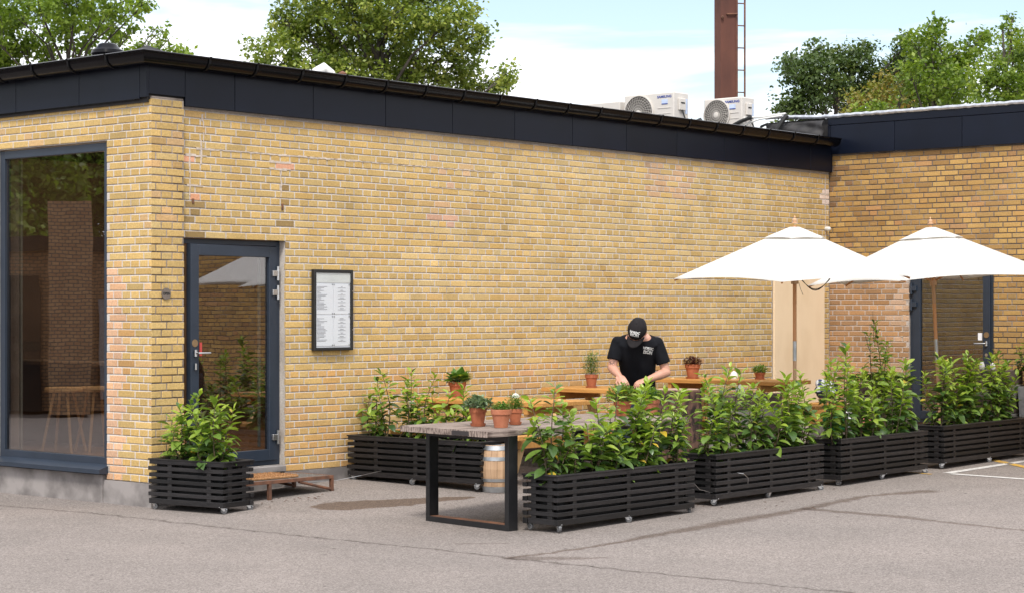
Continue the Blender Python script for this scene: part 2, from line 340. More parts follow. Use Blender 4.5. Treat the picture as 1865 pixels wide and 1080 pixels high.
col = stain(col, [seg_mask(t, Xd, Yd, (1.0, -1.42), (1.45, -1.62), .30, .24), seg_mask(t, Xd, Yd, (1.45, -1.62), (2.1, -1.85), .24, .07)], .10, (.52, .43, .36))
t.links.new(col, p.inputs['Base Color']); p.inputs['Roughness'].default_value = .9; p.inputs['Specular IOR Level'].default_value = .3
bump(t, p, fine, .55, .006)
MB_ = MB(); xs = [-300, -120, -60, -30, -18] + [x*.5-12 for x in range(54)] + [16, 20, 40, 90, 400]; ys = [-300, -100, -40, -22] + [y*.4-16 for y in range(48)] + [4, 6, 10, 20, 40, 100, 400]
vs = [(x, y, G(x, y) if y < 6 else -.05) for y in ys for x in xs]; nx = len(xs)
MB_.add(vs, [(j*nx+i, j*nx+i+1, (j+1)*nx+i+1, (j+1)*nx+i) for j in range(len(ys)-1) for i in range(nx-1)])
MB_.build('ground', ASPH, smooth=True, autos=None, kind='structure')
WLINE = pm('worn_white_paint', (.62, .60, .58), (.42, .40, .385), .8, scale=28, detail=6, lo=.38, hi=.5)
YLINE = pm('worn_yellow_paint', (.58, .34, .06), (.36, .24, .10), .8, scale=28, detail=6, lo=.38, hi=.5)
def strip(name, a, b, w, mat, label):
    a = Vector((*a, 0)); b = Vector((*b, 0)); d = (b-a).normalized(); n = Vector((-d.y, d.x, 0))*w/2; k = max(2, int((b-a).length/.25)); vs = []
    for i in range(k+1):
        q = a.lerp(b, i/k)
        for s_ in (-1, 1): r = q+n*s_; vs.append((r.x, r.y, G(r.x, r.y)+.004))
    o = MB().add(vs, [(2*i, 2*i+1, 2*i+3, 2*i+2) for i in range(k)]).build(name, mat, kind='structure'); o['label'] = label; return o
strip('painted_line', (6.88, -4.00), (11.0, -4.00), .10, WLINE, 'white painted line running beside the planters at far right')
strip('painted_line', (6.84, -4.07), (6.60, -6.6), .09, WLINE, 'white painted line running towards the camera at far right')
strip('painted_line', (6.75, -3.60), (6.68, -3.94), .05, YLINE, 'short yellow painted mark by a planter castor')
strip('painted_line', (8.60, -3.60), (7.80, -4.50), .10, YLINE, 'diagonal yellow painted line crossing the white line')

# ------------------------------------------------------------------ brick walls
def courses(u0, u1, z0, z1, phase=0, ws=.2255, wh=.1055, jo=.012, pitch=.0667, h=.0538):
    n = 0; z = z0; res = []
    while z + h*.6 < z1:
        top = min(z+h, z1); hd = (n+phase) % 2
        u = u0 - .12; step = .12 if hd else .24; wd = wh if hd else ws
        off = 0 if hd else (.06 if ((n+phase)//2) % 2 else -.06)
        k = math.floor((u0-u)/step)-1; u = (0 if hd else off) + math.floor((u0-1)/step)*step
        while u < u1:
            a, b = max(u, u0), min(u+wd, u1)
            if b-a > .026: res.append((a, b, z, top, n))
            u += step
        z = z0+(n+1)*pitch; n += 1
    return res
def cut(br, rects):
    outl = []
    for (a, b, z, tp, n) in br:
        parts = [(a, b)]
        for (ra, rb, rz, rt) in rects:
            if z+.03 > rz and tp-.03 < rt:
                np_ = []
                for (x, y) in parts:
                    if y <= ra or x >= rb: np_.append((x, y)); continue
                    if x < ra: np_.append((x, ra-.004))
                    if y > rb: np_.append((rb+.004, y))
                parts = np_
        for (x, y) in parts:
            if y-x > .03: outl.append((x, y, z, tp, n))
    return outl
def brick_mesh(mb, org, ud, nd, b, col, depth=.02, proud=0., jog=.0016):
    a, c, z, tp, n = b; vs = []; e = .0028
    ja = [random.uniform(-jog, jog) for _ in range(8)]; pr = proud+random.uniform(.0002, .0026); tilt = random.uniform(-.0008, .0008)
    ring = [(a, z), (c, z), (c, tp), (a, tp)]; sg = [(1, 1), (-1, 1), (-1, -1), (1, -1)]
    for lvl, (ins, out_) in enumerate(((0, -depth), (0, pr-.0022), (e, pr))):
        for i, (u, zz_) in enumerate(ring):
            uu = u + sg[i][0]*ins + ja[i]*(lvl > 0); zk = zz_ + sg[i][1]*ins + ja[i+4]*(lvl > 0)
            q = org + ud*uu + nd*(out_ + tilt*(1 if i in (1, 2) else -1)*(lvl > 0)); vs.append((q.x, q.y, zk))
    fs = [(l*4+i, l*4+(i+1) % 4, (l+1)*4+(i+1) % 4, (l+1)*4+i) for l in (0, 1) for i in range(4)] + [(8, 9, 10, 11)]
    mb.add(vs, fs, 0, col)
def lp(a, b, t): return tuple(x+(y-x)*t for x, y in zip(a, b))
YEL = (.56, .392, .160); OCH = (.505, .333, .122); PAL = (.60, .445, .215); SAL = (.60, .36, .21); PNK = (.60, .36, .24); BRN = (.30, .17, .075); ORG = (.56, .30, .115)
def jitter(c, s=.10):
    k = 1+random.gauss(0, s); h = random.gauss(0, .02); return (max(.02, c[0]*k*(1+h)), max(.02, c[1]*k), max(.01, c[2]*k*(1-2*h)))
def col_main(u, z):
    r = random.random(); c = YEL
    c = lp(YEL, OCH, random.random()*.55)
    if u > 3 and r < .5: c = lp(c, PAL, .6)
    if z < 1.15: c = lp(c, ORG, random.random()*.75)
    if r > .965: c = lp(c, SAL, .5 if z < 1.3 else .15)
    if 3.55 < u < 4.2 and 2.55 < z < 3.3 and random.random() < .4: c = lp(PNK, PAL, random.random()*.7)
    if 7.2 < u < 8.1 and 3.0 < z < 3.4 and random.random() < .6: c = lp(lp(PNK, PAL, .4), BRN, random.random()*.3)
    if z > 3.40: c = lp(c, SAL, random.random()*.35)
    if (.42 < u < .62 and abs(z-3.05) < .04) or (1.44 < u < 1.66 and abs(z-3.05) < .04) or (.46 < u < .6 and abs(z-2.73) < .04): c = (.70, .36, .22)
    if 1.55 < u < 1.72 and 2.1 < z < 2.9 and random.random() < .5 or (.44 < u < .6 and 2.35 < z < 2.65 and random.random() < .6): c = lp(c, (.12, .07, .03), .55)
    if 9.7 < u < 11.2: c = lp(c, OCH, .5)
    if 10.98 < u < 11.2 and 3.08 < z < 3.3: c = (.72, .58, .50)
    return jitter(c, .055)
def col_pillar(u, z):
    c = lp(YEL, OCH, random.random()*.6)
    if z > 2.9 and random.random() < .12: c = lp(c, BRN, .5)
    if random.random() < .05: c = lp(c, SAL, .45)
    return jitter(c, .06)
def col_left(u, z):
    c = lp(YEL, OCH, random.random()*.7)
    if .40 < u < .60 and z < 2.05: c = lp(SAL, (.68, .42, .26), random.random())
    elif .25 < u < .42 and z < 1.9 and random.random() < .5: c = lp(c, (.50, .27, .10), random.random())
    elif random.random() < .08: c = lp(c, SAL, .4)
    return jitter(c, .08)
def col_wing(u, z):                 # u = -Y
    r = random.random()
    if z < 2.3 and u < 1.2:
        c = lp((.44, .255, .130), (.35, .205, .105), random.random())
        if u > .85 and r < .45: c = lp(c, (.60, .44, .33), .5)
    else:
        c = lp((.48, .30, .105), (.36, .21, .08), random.random())
        if r < .08: c = lp(c, (.45, .23, .12), .5)
        if z > 3.6 and r < .35: c = lp(c, BRN, .7)
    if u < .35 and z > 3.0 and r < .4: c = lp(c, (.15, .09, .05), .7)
    return jitter(c, .10)
B = thing('brick_restaurant', 'low yellow brick restaurant with black fascia, large window and glass door', 'building')
mw = MB()
mw.bb((1.622, .0105, .15), (11.4, .25, 3.52)); mw.bb((.36, .0105, 2.351), (1.622, .25, 3.52))
mainwall = mw.build('front_wall', MORT, B)
ml = MB(); ml.bb((.0105, -.0395, .15), (.362, .575, 3.56), mat=1)
ml.bb((.0105, .575, 3.206), (.25, 2.6, 3.52)); ml.bb((.0105, 2.23, .10), (.25, 9.5, 3.52)); ml.bb((.0105, 2.6, 3.0), (.25, 9.5, 3.52))
leftwall = ml.build('side_wall', [MORT, MORT_P], B)
plm = MB()
plm.bb((1.60, -.016, -.3), (11.2, .2, .206)); plm.bb((-.012, -.062, -.3), (.40, .60, .205)); plm.bb((-.022, .60, -.4), (.3, 9.5, .247)); plm.bb((.40, .02, -.3), (1.60, .4, .272))
plm.build('plinth', CONC, B)
W = thing('brick_annexe', 'adjoining brick wing with dark fascia and silver-wrapped roof edge, at right', 'building')
wr = MB(); wr.bb((11.2105, -1.16, .1), (11.45, .3, 2.35)); wr.bb((11.2105, -15, 2.35), (11.45, .3, 3.75), mat=1); wr.bb((11.2105, -15, .0), (11.45, -2.33, 2.35), mat=1)
wingwall = wr.build('wing_wall', [MORT_L, MORT_D], W)
def mortar_bands(name, parent, mat, org, ud, nd, u0, u1, z0_, z1_, rects, rec=.0090, pr=.0021, dep=.012):
    mb = MB(); n = 0
    def P_(u, z, o_): q = org+ud*u+nd*o_; return (q.x, q.y, z)
    while z0_+n*.0667+.03 < z1_:
        za = z0_+n*.0667; zb = za+.0538; zc = min(za+.0667, z1_); zb = min(zb, z1_)
        for (a, b, _, _, _) in cut([(u0, u1, za, zb, n)], rects):
            k = max(1, int((b-a)/.6))
            for i in range(k):
                x, y = a+(b-a)*i/k, a+(b-a)*(i+1)/k
                mb.add([P_(x, za-.001, -pr-dep*0), P_(y, za-.001, -pr), P_(y, zb, -pr), P_(x, zb, -pr), P_(x, zc-.001, -rec), P_(y, zc-.001, -rec)], [(0, 1, 2, 3), (3, 2, 5, 4), (4, 5, 1, 0)] if False else [(0, 1, 2, 3), (3, 2, 5, 4)])
                mb.add([P_(x, zc-.001, -rec), P_(y, zc-.001, -rec), P_(y, zc-.001, -pr), P_(x, zc-.001, -pr)], [(0, 1, 2, 3)])
        n += 1
    return mb.build(name, mat, parent)
o0 = Vector((0, 0, 0)); bricks = []
def collect(parent, org, ud, nd, br, colf, proud=0):
    for b in br:
        uc = (b[0]+b[1])/2; zc = (b[2]+b[3])/2; c = colf(uc, zc); q = org+ud*uc; d = (Vector((q.x, q.y, zc))-CAMP)
        dep = d.dot(FW); lat = d.dot(RT)/dep; inside = abs(lat) < .262
        bricks.append([((b[1]-b[0])*abs(ud.dot(RT))*(b[3]-b[2])/dep**2)*(1 if inside else 0), parent, org, ud, nd, b, c, proud])
X_, Y_ = Vector((1, 0, 0)), Vector((0, 1, 0))
z0 = .213
collect(mainwall, Vector((0, 0, 0)), X_, -Y_, cut(courses(.374, 11.19, z0, 3.50), [(.36, 1.618, .2, 2.345), (9.845, 11.034, 0, 2.2)]), col_main)
collect(leftwall, Vector((0, -.05, 0)), X_, -Y_, courses(.003, .366, z0, 3.56, 0), col_pillar)
collect(leftwall, Vector((0, 0, 0)), Y_, -X_, cut(courses(-.048, 2.9, z0, 3.53, 1), [(.571, 2.235, 0, 3.2), (2.235, 3, 0, .25)]), col_left)
collect(wingwall, Vector((11.2, 0, 0)), -Y_, -X_, cut(courses(.004, 14.8, .25, 3.72, 1), [(1.165, 2.325, 0, 2.37)]), col_wing)
R1 = [(.36, 1.618, .2, 2.345), (9.845, 11.034, 0, 2.2)]; R2 = [(.571, 2.235, 0, 3.2), (2.235, 3, 0, .25)]; R3 = [(1.165, 2.325, 0, 2.37)]
mortar_bands('mortar_joint', mainwall, MORT, Vector((0, 0, 0)), X_, -Y_, .374, 11.19, z0, 3.50, R1)
mortar_bands('mortar_joint', leftwall, MORT_P, Vector((0, -.05, 0)), X_, -Y_, .003, .364, z0, 3.56, [], pr=.005, rec=.010)
mortar_bands('mortar_joint', leftwall, MORT, Vector((0, 0, 0)), Y_, -X_, -.048, 2.9, z0, 3.53, R2)
mortar_bands('mortar_joint', wingwall, MORT_L, Vector((11.2, 0, 0)), -Y_, -X_, .004, 1.163, .25, 2.3, R3)
nn = .25+math.ceil((2.3-.25-.03)/.0667)*.0667
mortar_bands('mortar_joint', wingwall, MORT_D, Vector((11.2, 0, 0)), -Y_, -X_, .004, 14.8, nn, 3.72, [], pr=.005, rec=.010)
mortar_bands('mortar_joint', wingwall, MORT_D, Vector((11.2, 0, 0)), -Y_, -X_, 2.327, 14.8, .25, nn-.01, [], pr=.005, rec=.010)
for par, nm in ((0, B), (1, W)):
    grp = [b for b in bricks if (b[1] in (wingwall,)) == bool(par)]
    grp.sort(key=lambda b: -b[0])
    for b in grp[:300]:
        mb = MB(); brick_mesh(mb, b[2], b[3], b[4], b[5], b[6], proud=b[7]); mb.build('brick', MAT_BRICK, b[1], cols=True)
    for pw in ({mainwall, leftwall} if not par else {wingwall}):
        mb = MB()
        for b in grp[300:]:
            if b[1] is pw: brick_mesh(mb, b[2], b[3], b[4], b[5], b[6], proud=b[7])
        mb.build('small_bricks', MAT_BRICK, pw, cols=True, kind='stuff')
# smeared lime streaks and repaired joints on the front wall
sm = MB(); LIME = pm('lime_smear', (.58, .50, .44), (.47, .40, .33), .95, scale=30, bmp=.6)
def streak(pts, wdt):
    for (x0, z0_), (x1, z1_) in zip(pts[:-1], pts[1:]):
        L = math.hypot(x1-x0, z1_-z0_); k = max(1, int(L/.05))
        for i in range(k):
            a = i/k; x = x0+(x1-x0)*(a+.5/k); z = z0_+(z1_-z0_)*(a+.5/k); horiz = abs(x1-x0) > abs(z1_-z0_)
            s_ = (L/k*1.1, wdt*random.uniform(.5, 1.3)) if horiz else (wdt*random.uniform(.5, 1.3), L/k*1.1)
            sm.box((x+random.uniform(-.004, .004), -.003, z+random.uniform(-.004, .004)), (s_[0], .0035+random.random()*.002, s_[1]), jit=.002)
def joint(n): return z0 + n*.0667 - .006
streak([(.55, joint(44)), (2.6, joint(44))], .016); streak([(.60, 3.44), (.66, joint(46)), (.60, joint(45)), (.60, joint(42))], .016)
streak([(.42, joint(43)), (.66, joint(43))], .018); streak([(1.42, joint(43)), (1.68, joint(43))], .02); streak([(1.42, joint(42)), (1.68, joint(42))], .018)
streak([(.44, joint(39)), (.62, joint(39))], .016); streak([(.47, 2.72), (.47, joint(43))], .014); streak([(1.56, joint(42)), (1.56, 2.75)], .012)
streak([(2.6, joint(44)), (4.6, joint(44))], .008); streak([(3.6, joint(41)), (4.6, joint(41))], .008); streak([(11.10, 2.2), (11.10, 3.45)], .012)
streak([(10.98, joint(45)), (11.18, joint(45))], .02); streak([(9.7, joint(46)), (11.1, joint(46))], .007)
sm.build('lime_streak', LIME, mainwall, kind='stuff')
for (x, z, h) in ((.505, 2.67, .045), (1.575, 2.66, .06)):
    MB().bb((x-.011, -.010, z-h/2), (x+.011, .0, z+h/2), bev=.003).build('bolt_stub', RUST2, mainwall)
sp_ = MB()
for k in range(30):
    zc = z0+.037-.006+(k)*.0667; sp_.box((11.2-.001, -1.10+random.uniform(-.05, .04), zc), (.004, random.uniform(.03, .10), .010), jit=.003)
sp_.build('lime_streak', LIME, wingwall, kind='stuff')
# fascia, gutter and roof edge
def fascia(x0, x1, y, z0_, z1_, parent, axis, joints, mat=FASC):
    pts = [x0]+[j for j in joints if x0+.02 < j < x1-.02]+[x1]
    for a, b in zip(pts[:-1], pts[1:]):
        a += .003; b -= .003; mb = MB()
        if axis == 'x': mb.bb((a, y-.012, z0_), (b, y+.012, z1_), bev=.002)
        else: mb.bb((y-.012, a, z0_), (y+.012, b, z1_), bev=.002)
        mb.build('fascia_panel', mat, parent)
rf = MB(); rf.bb((-.02, -.02, 3.505), (11.2, 9.5, 3.9)); roof = rf.build('roof', MEMB, B)
fascia(.372, 11.188, -.045, 3.50, 3.86, roof, 'x', [.949+.9705*k for k in range(12)])
MB().bb((-.057, -.057, 3.545), (-.03, .035, 3.86), bev=.002).build('fascia_corner', FASC, roof)
MB().bb((-.029, -.057, 3.575), (.370, -.04, 3.86), bev=.002).build('fascia_panel', FASC, roof)
fascia(.037, 9.5, -.045, 3.535, 3.86, roof, 'y', [.893+.954*k for k in range(9)])
dr = MB(); dr.bb((.37, -.052, 3.494), (11.188, -.045, 3.503)); dr.bb((-.052, .1, 3.529), (-.045, 9.5, 3.538)); dr.build('drip_edge', GUT, roof)
def gutter_piece(axis, a, b, mit=0):
    r = .085; zc = 3.905; prof = [(r*math.cos(th), r*math.sin(th)*1.05) for th in [PI+PI*i/10 for i in range(11)]]   # outer half round
    inn = [((r-.004)*math.cos(th), (r-.004)*math.sin(th)) for th in [2*PI-PI*i/10 for i in range(11)]]
    bead = [(-r-.012, .004), (-r-.014, .016), (-r-.004, .022), (-r+.004, .014)]
    ring = prof+inn+[(-r+.006, .004)]+bead[::-1]; oc = -.145
    vs = []
    for s_ in (a, b):
        for (o_, z) in ring:
            ofs = oc+o_; ss_ = s_
            if mit and s_ == mit[0]: ss_ = ofs
            vs.append((ss_, ofs, zc+z) if axis == 'x' else (ofs, ss_, zc+z))
    n = len(ring); return MB().add(vs, [(i, (i+1) % n, n+(i+1) % n, n+i) for i in range(n)]+[tuple(range(n)), tuple(range(n, 2*n))])
def strap(axis, s_):
    r = .092; zc = 3.905; pts = [(-.145+r*math.cos(th), zc+r*math.sin(th)*1.05) for th in [PI*1.0+PI*i/8 for i in range(9)]]
    pts = [(-.145-r-.012, zc+.022)]+pts+[(-.052, zc+.005)]; mb = MB()
    vs = []
    for s2 in (s_-.011, s_+.011):
        for k in (0, .004):
            for (o_, z) in pts:
                dx, dz = o_+.145, z-zc; l = math.hypot(dx, dz)+1e-6; oo, z2 = o_+dx/l*k, z+dz/l*k
                vs.append((s2, oo, z2) if axis == 'x' else (oo, s2, z2))
    n = len(pts); f = []
    for i in range(n-1):
        f += [(i, i+1, n+i+1, n+i), (2*n+i, 3*n+i, 3*n+i+1, 2*n+i+1), (n+i, n+i+1, 3*n+i+1, 3*n+i)]
    return mb.add(vs, f)
js = [.504+.5585*k for k in range(20)]; prev = -.1
for k, j in enumerate(js+[11.15]):
    j = min(j, 11.15)
    if j-prev < .05: continue
    gutter_piece('x', prev, j, (prev,) if k == 0 else 0).build('gutter_section', GUT, roof, smooth=True)
    if j < 11.1: strap('x', j).build('gutter_strap', SEAL, roof)
    prev = j
js = [.28+.54*k for k in range(17)]; prev = -.1
for k, j in enumerate(js):
    gutter_piece('y', prev, j, (prev,) if k == 0 else 0).build('gutter_section', GUT, roof, smooth=True)
    strap('y', j).build('gutter_strap', SEAL, roof); prev = j
fe = MB(); fe.bb((-.06, -.06, 3.90), (11.19, .25, 3.952)); fe.bb((-.06, .25, 3.90), (.25, 9.5, 3.952))
fe.add([(-.09, -.09, 3.93), (.15, -.09, 3.945), (.15, .15, 3.96), (-.09, .15, 3.945), (.0, 0, 4.0)], [(0, 1, 4), (1, 2, 4), (2, 3, 4), (3, 0, 4)])
fe.build('roof_flashing', MEMB, roof)
# wing fascia and wrap
wf = MB(); wf.bb((11.19, -15, 3.745), (20, .95, 4.10)); wf.bb((11.19, -15, 4.10), (20, .95, 4.20)); wroof = wf.build('roof', MEMB, W)
fascia(-14, -.005, 11.162, 3.725, 4.10, wroof, 'y', [-.987+.942*k for k in range(-14, 2)])
MB().bb((11.150, -14, 4.106), (11.186, -.01, 4.20), bev=.003).build('fascia_cap', FASC, wroof)
k = 0; y = -8.0
wm = MB(); seg = []
for i in range(160):
    yy = -8+i*.0563; seg.append((11.16+random.uniform(-.006, .006), yy, 4.222+random.uniform(-.004, .004)+(.05*ss((yy-.05)/.9) if yy > 0 else 0)))
wm.tube(seg, [.034+random.uniform(-.003, .003) for _ in seg], 8, flat=.8); wm.build('silver_wrap', SILV, wroof, smooth=True)
# window
def pane_frame(axis, pl, a0, a1, z0_, z1_, fw, th, parent, name='frame', mat=FRAME):
    mb = MB()
    def b(u0, u1, q0, q1):
        if axis == 'x': mb.bb((u0, pl-th/2, q0), (u1, pl+th/2, q1), bev=.003)
        else: mb.bb((pl-th/2, u0, q0), (pl+th/2, u1, q1), bev=.003)
    b(a0, a0+fw, z0_, z1_); b(a1-fw, a1, z0_, z1_); b(a0+fw+.0005, a1-fw-.0005, z0_, z0_+fw); b(a0+fw+.0005, a1-fw-.0005, z1_-fw, z1_); return mb.build(name, mat, parent)
win = thing('shop_window', 'large fixed window in a dark frame on the left face', 'window', (0, 0, 0))
pane_frame('y', .07, .575, 2.23, .325, 3.196, .075, .07, win)
MB().bb((.062, .652, .402), (.068, 2.153, 3.119)).build('glass_pane', GLASS, win)
sl = MB(); sl.add([(.035, .55, .335), (.035, 2.25, .335), (-.095, 2.25, .300), (-.095, .55, .300), (.035, .55, .25), (.035, 2.25, .25), (-.095, 2.25, .262), (-.095, .55, .262)],
       [(0, 1, 2, 3), (4, 5, 6, 7), (0, 3, 7, 4), (1, 2, 6, 5), (2, 3, 7, 6), (0, 1, 5, 4)]); sl.build('sill', FRAME, win)
# glass door
door = thing('glass_door', 'navy framed glass door beside the corner pillar, propped shut', 'door', (0, 0, 0))
door['label'] = 'navy framed glass door between the corner pillar and the menu case'
pane_frame('x', .115, .42, 1.618, .275, 2.341, .045, .07, door, 'door_frame')
lf = pane_frame('x', .095, .47, 1.568, .32, 2.292, .10, .06, door, 'door_leaf')
AJ = R(-4.); HG = Vector((1.568, .095, 0)); AJM = Matrix.Translation(HG) @ Matrix.Rotation(-AJ, 4, 'Z') @ Matrix.Translation(-HG)
gp_ = MB().bb((.572, .092, .422), (1.466, .098, 2.190)).build('glass_pane', GLASS, door); gp_.matrix_local = AJM; lf.matrix_local = AJM
def door_mirror(p):                         # where a thing stands if the door glass shows it at p
    n = (AJM.to_3x3() @ Vector((0, 1, 0))).normalized(); return p - n*2*(p-HG).dot(n)
MB().bb((.40, -.012, .210), (1.62, .06, .268), bev=.006).build('threshold', CONC, door)
for zc in (2.045, 1.87, .53):
    hb = MB(); hb.bb((1.500, .040, zc-.026), (1.560, .064, zc+.026), bev=.003); hb.tube([(1.572, .052, zc-.065), (1.572, .052, zc+.065)], .014, 10); hb.build('hinge', STEEL, door, smooth=True)
def lever(x, y, z, dirx, parent, axis='x'):
    mb = MB(); T = (lambda a, b, c: (a, b, c)) if axis == 'x' else (lambda a, b, c: (b, a, c))
    pl = [T(x, y, z-.03), T(x, y, z+.03)]; mb.tube(pl, .016, 12)
    mb.tube([T(x, y-.0, z), T(x, y-.05, z), T(x+dirx*.012, y-.055, z), T(x+dirx*.125, y-.055, z)], .0085, 10); return mb.build('door_handle', STEEL, parent, smooth=True)
lever(.522, -.020, 1.327, 1, door); MB().tube([(.522, -.022, 1.18), (.522, -.022, 1.235)], .011, 12).build('lock_plate', STEEL, door, smooth=True)
BRASS = pm('dull_brass', (.30, .20, .11), (.24, .155, .08), .45, .5)
MB().tube([(.522, .0, 1.415), (.522, -.012, 1.415)], .034, 24).build('door_disc', BRASS, door)
MB().bb((1.405, .135, .44), (1.43, .15, 2.18)).build('inner_gasket', pm('pale_gasket', (.55, .60, .55), None, .5), door)
wdoor = thing('glass_door', 'dark framed glass door of the right wing, behind the planters and umbrella', 'door')
pane_frame('y', 11.27, -2.322, -1.165, .30, 2.372, .045, .07, wdoor, 'door_frame'); pane_frame('y', 11.25, -2.274, -1.213, .345, 2.322, .10, .06, wdoor, 'door_leaf')
MB().bb((11.247, -2.172, .447), (11.253, -1.315, 2.22)).build('glass_pane', GLASS, wdoor)
for zc in (1.98, 1.78): hb = MB(); hb.bb((11.19, -1.27, zc-.03), (11.216, -1.19, zc+.03), bev=.003); hb.tube([(11.2, -1.195, zc-.07), (11.2, -1.195, zc+.07)], .016, 10); hb.build('hinge', FRAME, wdoor)
hm = MB(); hm.tube([(11.215, -2.225, 1.27), (11.215, -2.225, 1.33)], .018, 12); hm.tube([(11.21, -2.225, 1.30), (11.16, -2.225, 1.30), (11.155, -2.21, 1.30), (11.155, -2.09, 1.30)], .009, 10); hm.build('door_handle', STEEL, wdoor, smooth=True)
MB().tube([(11.212, -2.225, 1.405), (11.219, -2.225, 1.405)], .036, 24).build('door_disc', BRASS, wdoor); MB().tube([(11.212, -2.225, 1.16), (11.219, -2.225, 1.16)], .02, 16).build('lock_plate', STEEL, wdoor)
MB().bb((11.238, -2.155, 1.34), (11.243, -2.10, 1.43)).build('sticker', PAPER, wdoor); MB().bb((.60, .020, 1.30), (.63, .024, 1.42)).build('sticker', pm('red_sticker', (.5, .06, .05)), door)
# interiors
room = MB()
def ibox(lo, hi, mb): mb.bb(lo, hi)
ibox((.26, .3, .20), (9.3, 6.0, .30), room)
room.build('interior_floor', INTF, B); ri = MB(); ibox((.26, 6.0, .3), (9.3, 6.1, 3.5), ri); ibox((7.2, .3, .3), (7.3, 6.0, 3.5), ri); ri.build('interior_wall', INTW, B)
MB().bb((11.5, -4, .2), (15, .2, .3)).build('interior_floor', INTF, W); MB().bb((14, -4, .3), (14.1, .2, 3.6)).build('interior_wall', INTW, W)
# ------------------------------------------------------------------ cream board, lamp, signs
tag(MB().bb((9.85, -.035, .20), (11.03, -.004, 2.19), bev=.003).build('painted_board', PANEL), 'tall cream painted board fixed to the wall behind the left umbrella', 'board')
lm = thing('wall_lamp', 'tiny white lamp high in the wall corner above the umbrellas', 'lamp', (11.10, -.004, 2.76))
MB().lathe([(0, 0), (.025, 0), (.03, .02), (.03, .035)], 12, mtx=Matrix.Rotation(R(90), 3, 'X')).build('base', WHITE, lm, smooth=True); MB().lathe([(.0, -.03), (.022, -.02), (.03, 0), (.022, .02), (0, .03)], 12, c=(0, -.05, 0)).build('lamp_head', WHITE, lm, smooth=True)
def text_mesh(s, size, off=0., ext=.0006, sx=1.):
    cu = bpy.data.curves.new('t', 'FONT'); cu.body = s; cu.size = size; cu.offset = off; cu.extrude = ext; cu.align_x = 'CENTER'; cu.align_y = 'CENTER'; cu.resolution_u = 3; cu.space_line = .82
    o = bpy.data.objects.new('t', cu); COL.objects.link(o); dg = bpy.context.evaluated_depsgraph_get(); me = bpy.data.meshes.new_from_object(o.evaluated_get(dg)); bpy.data.objects.remove(o)
    if sx != 1.: me.transform(Matrix.Diagonal((sx, 1, 1, 1)))
    return me
def text_obj(name, s, size, mat, parent, loc, rot, off=0., sx=1.):
    me = text_mesh(s, size, off, sx=sx); me.name = name; me.materials.clear(); me.materials.append(mat)
    o = link(name, me, parent, loc); o.rotation_euler = rot; return o
DISC = pm('bronze_disc', (.20, .165, .14), (.16, .13, .11), .5, .3)
sg = thing('open_sign', 'round bronze OPEN sign hanging by wire on the corner pillar', 'sign', (.157, -.056, 1.848))
MB().tube([(0, 0, 0), (0, -.008, 0)], .05, 32).build('disc', DISC, sg); text_obj('lettering', 'OPEN', .030, RUBB, sg, (0, -.0095, 0), (PI/2, 0, 0), off=.0008)
MB().tube([(-.022, -.004, .044), (-.024, -.004, .125), (.022, -.004, .125), (.022, -.004, .044)], .0015, 5).build('wire', STEEL, sg)
mc = thing('menu_case', 'black framed glazed menu case with four printed sheets on the brick wall', 'menu board', (2.197, -.006, 1.707))
mf = MB(); a, b_ = .257, .382
mf.bb((-a, -.045, -b_), (-a+.028, 0, b_), bev=.004); mf.bb((a-.028, -.045, -b_), (a, 0, b_), bev=.004); mf.bb((-a+.0285, -.045, -b_), (a-.0285, 0, -b_+.03), bev=.004); mf.bb((-a+.0285, -.045, b_-.03), (a-.0285, 0, b_), bev=.004); mf.build('case_frame', RUBB, mc)
MB().bb((-a+.02, -.027, -b_+.02), (a-.02, -.004, b_-.02)).build('back_board', PAPER, mc)
MB().bb((-a+.03, -.033, b_-.125), (a-.03, -.0285, b_-.035)).build('header_card', WHITE, mc)
for ix, x in enumerate((-.113, .113)):
    for iz, z in enumerate((.105, -.195)):
        sh = MB().bb((x-.108, -.0315, z-.142), (x+.108, -.0285, z+.142)).build('menu_sheet', PAPER, mc)
        pr = MB(); zz_ = z+.115
        while zz_ > z-.10:
            if ix == 0: L = random.choice((.03, .05, .09, .13, .11)); pr.bb((x-.098, -.0335, zz_), (x-.098+L, -.0322, zz_+.0028))
            else: L = random.choice((.02, .035, .05)); pr.bb((x-L/2, -.0335, zz_), (x+L/2, -.0322, zz_+.003)); pr.bb((x-.05, -.0335, zz_-.012), (x+.05, -.0322, zz_-.0095))
            zz_ -= .0125 if ix == 0 else .034
        pr.build('print', INK, sh)
for x in (-.012, .012, .21):
    for z in (.24, -.03, -.06, -.33): MB().tube([(x, -.032, z), (x, -.036, z)], .006, 10).build('magnet', GALV, mc)
MB().bb((-a+.028, -.041, -b_+.03), (a-.028, -.039, b_-.03)).build('glass_pane', CLEAR, mc)
for z in (.18, -.185): MB().tube([(a-.012, -.045, z), (a-.012, -.05, z)], .006, 10).build('key_lock', STEEL, mc)

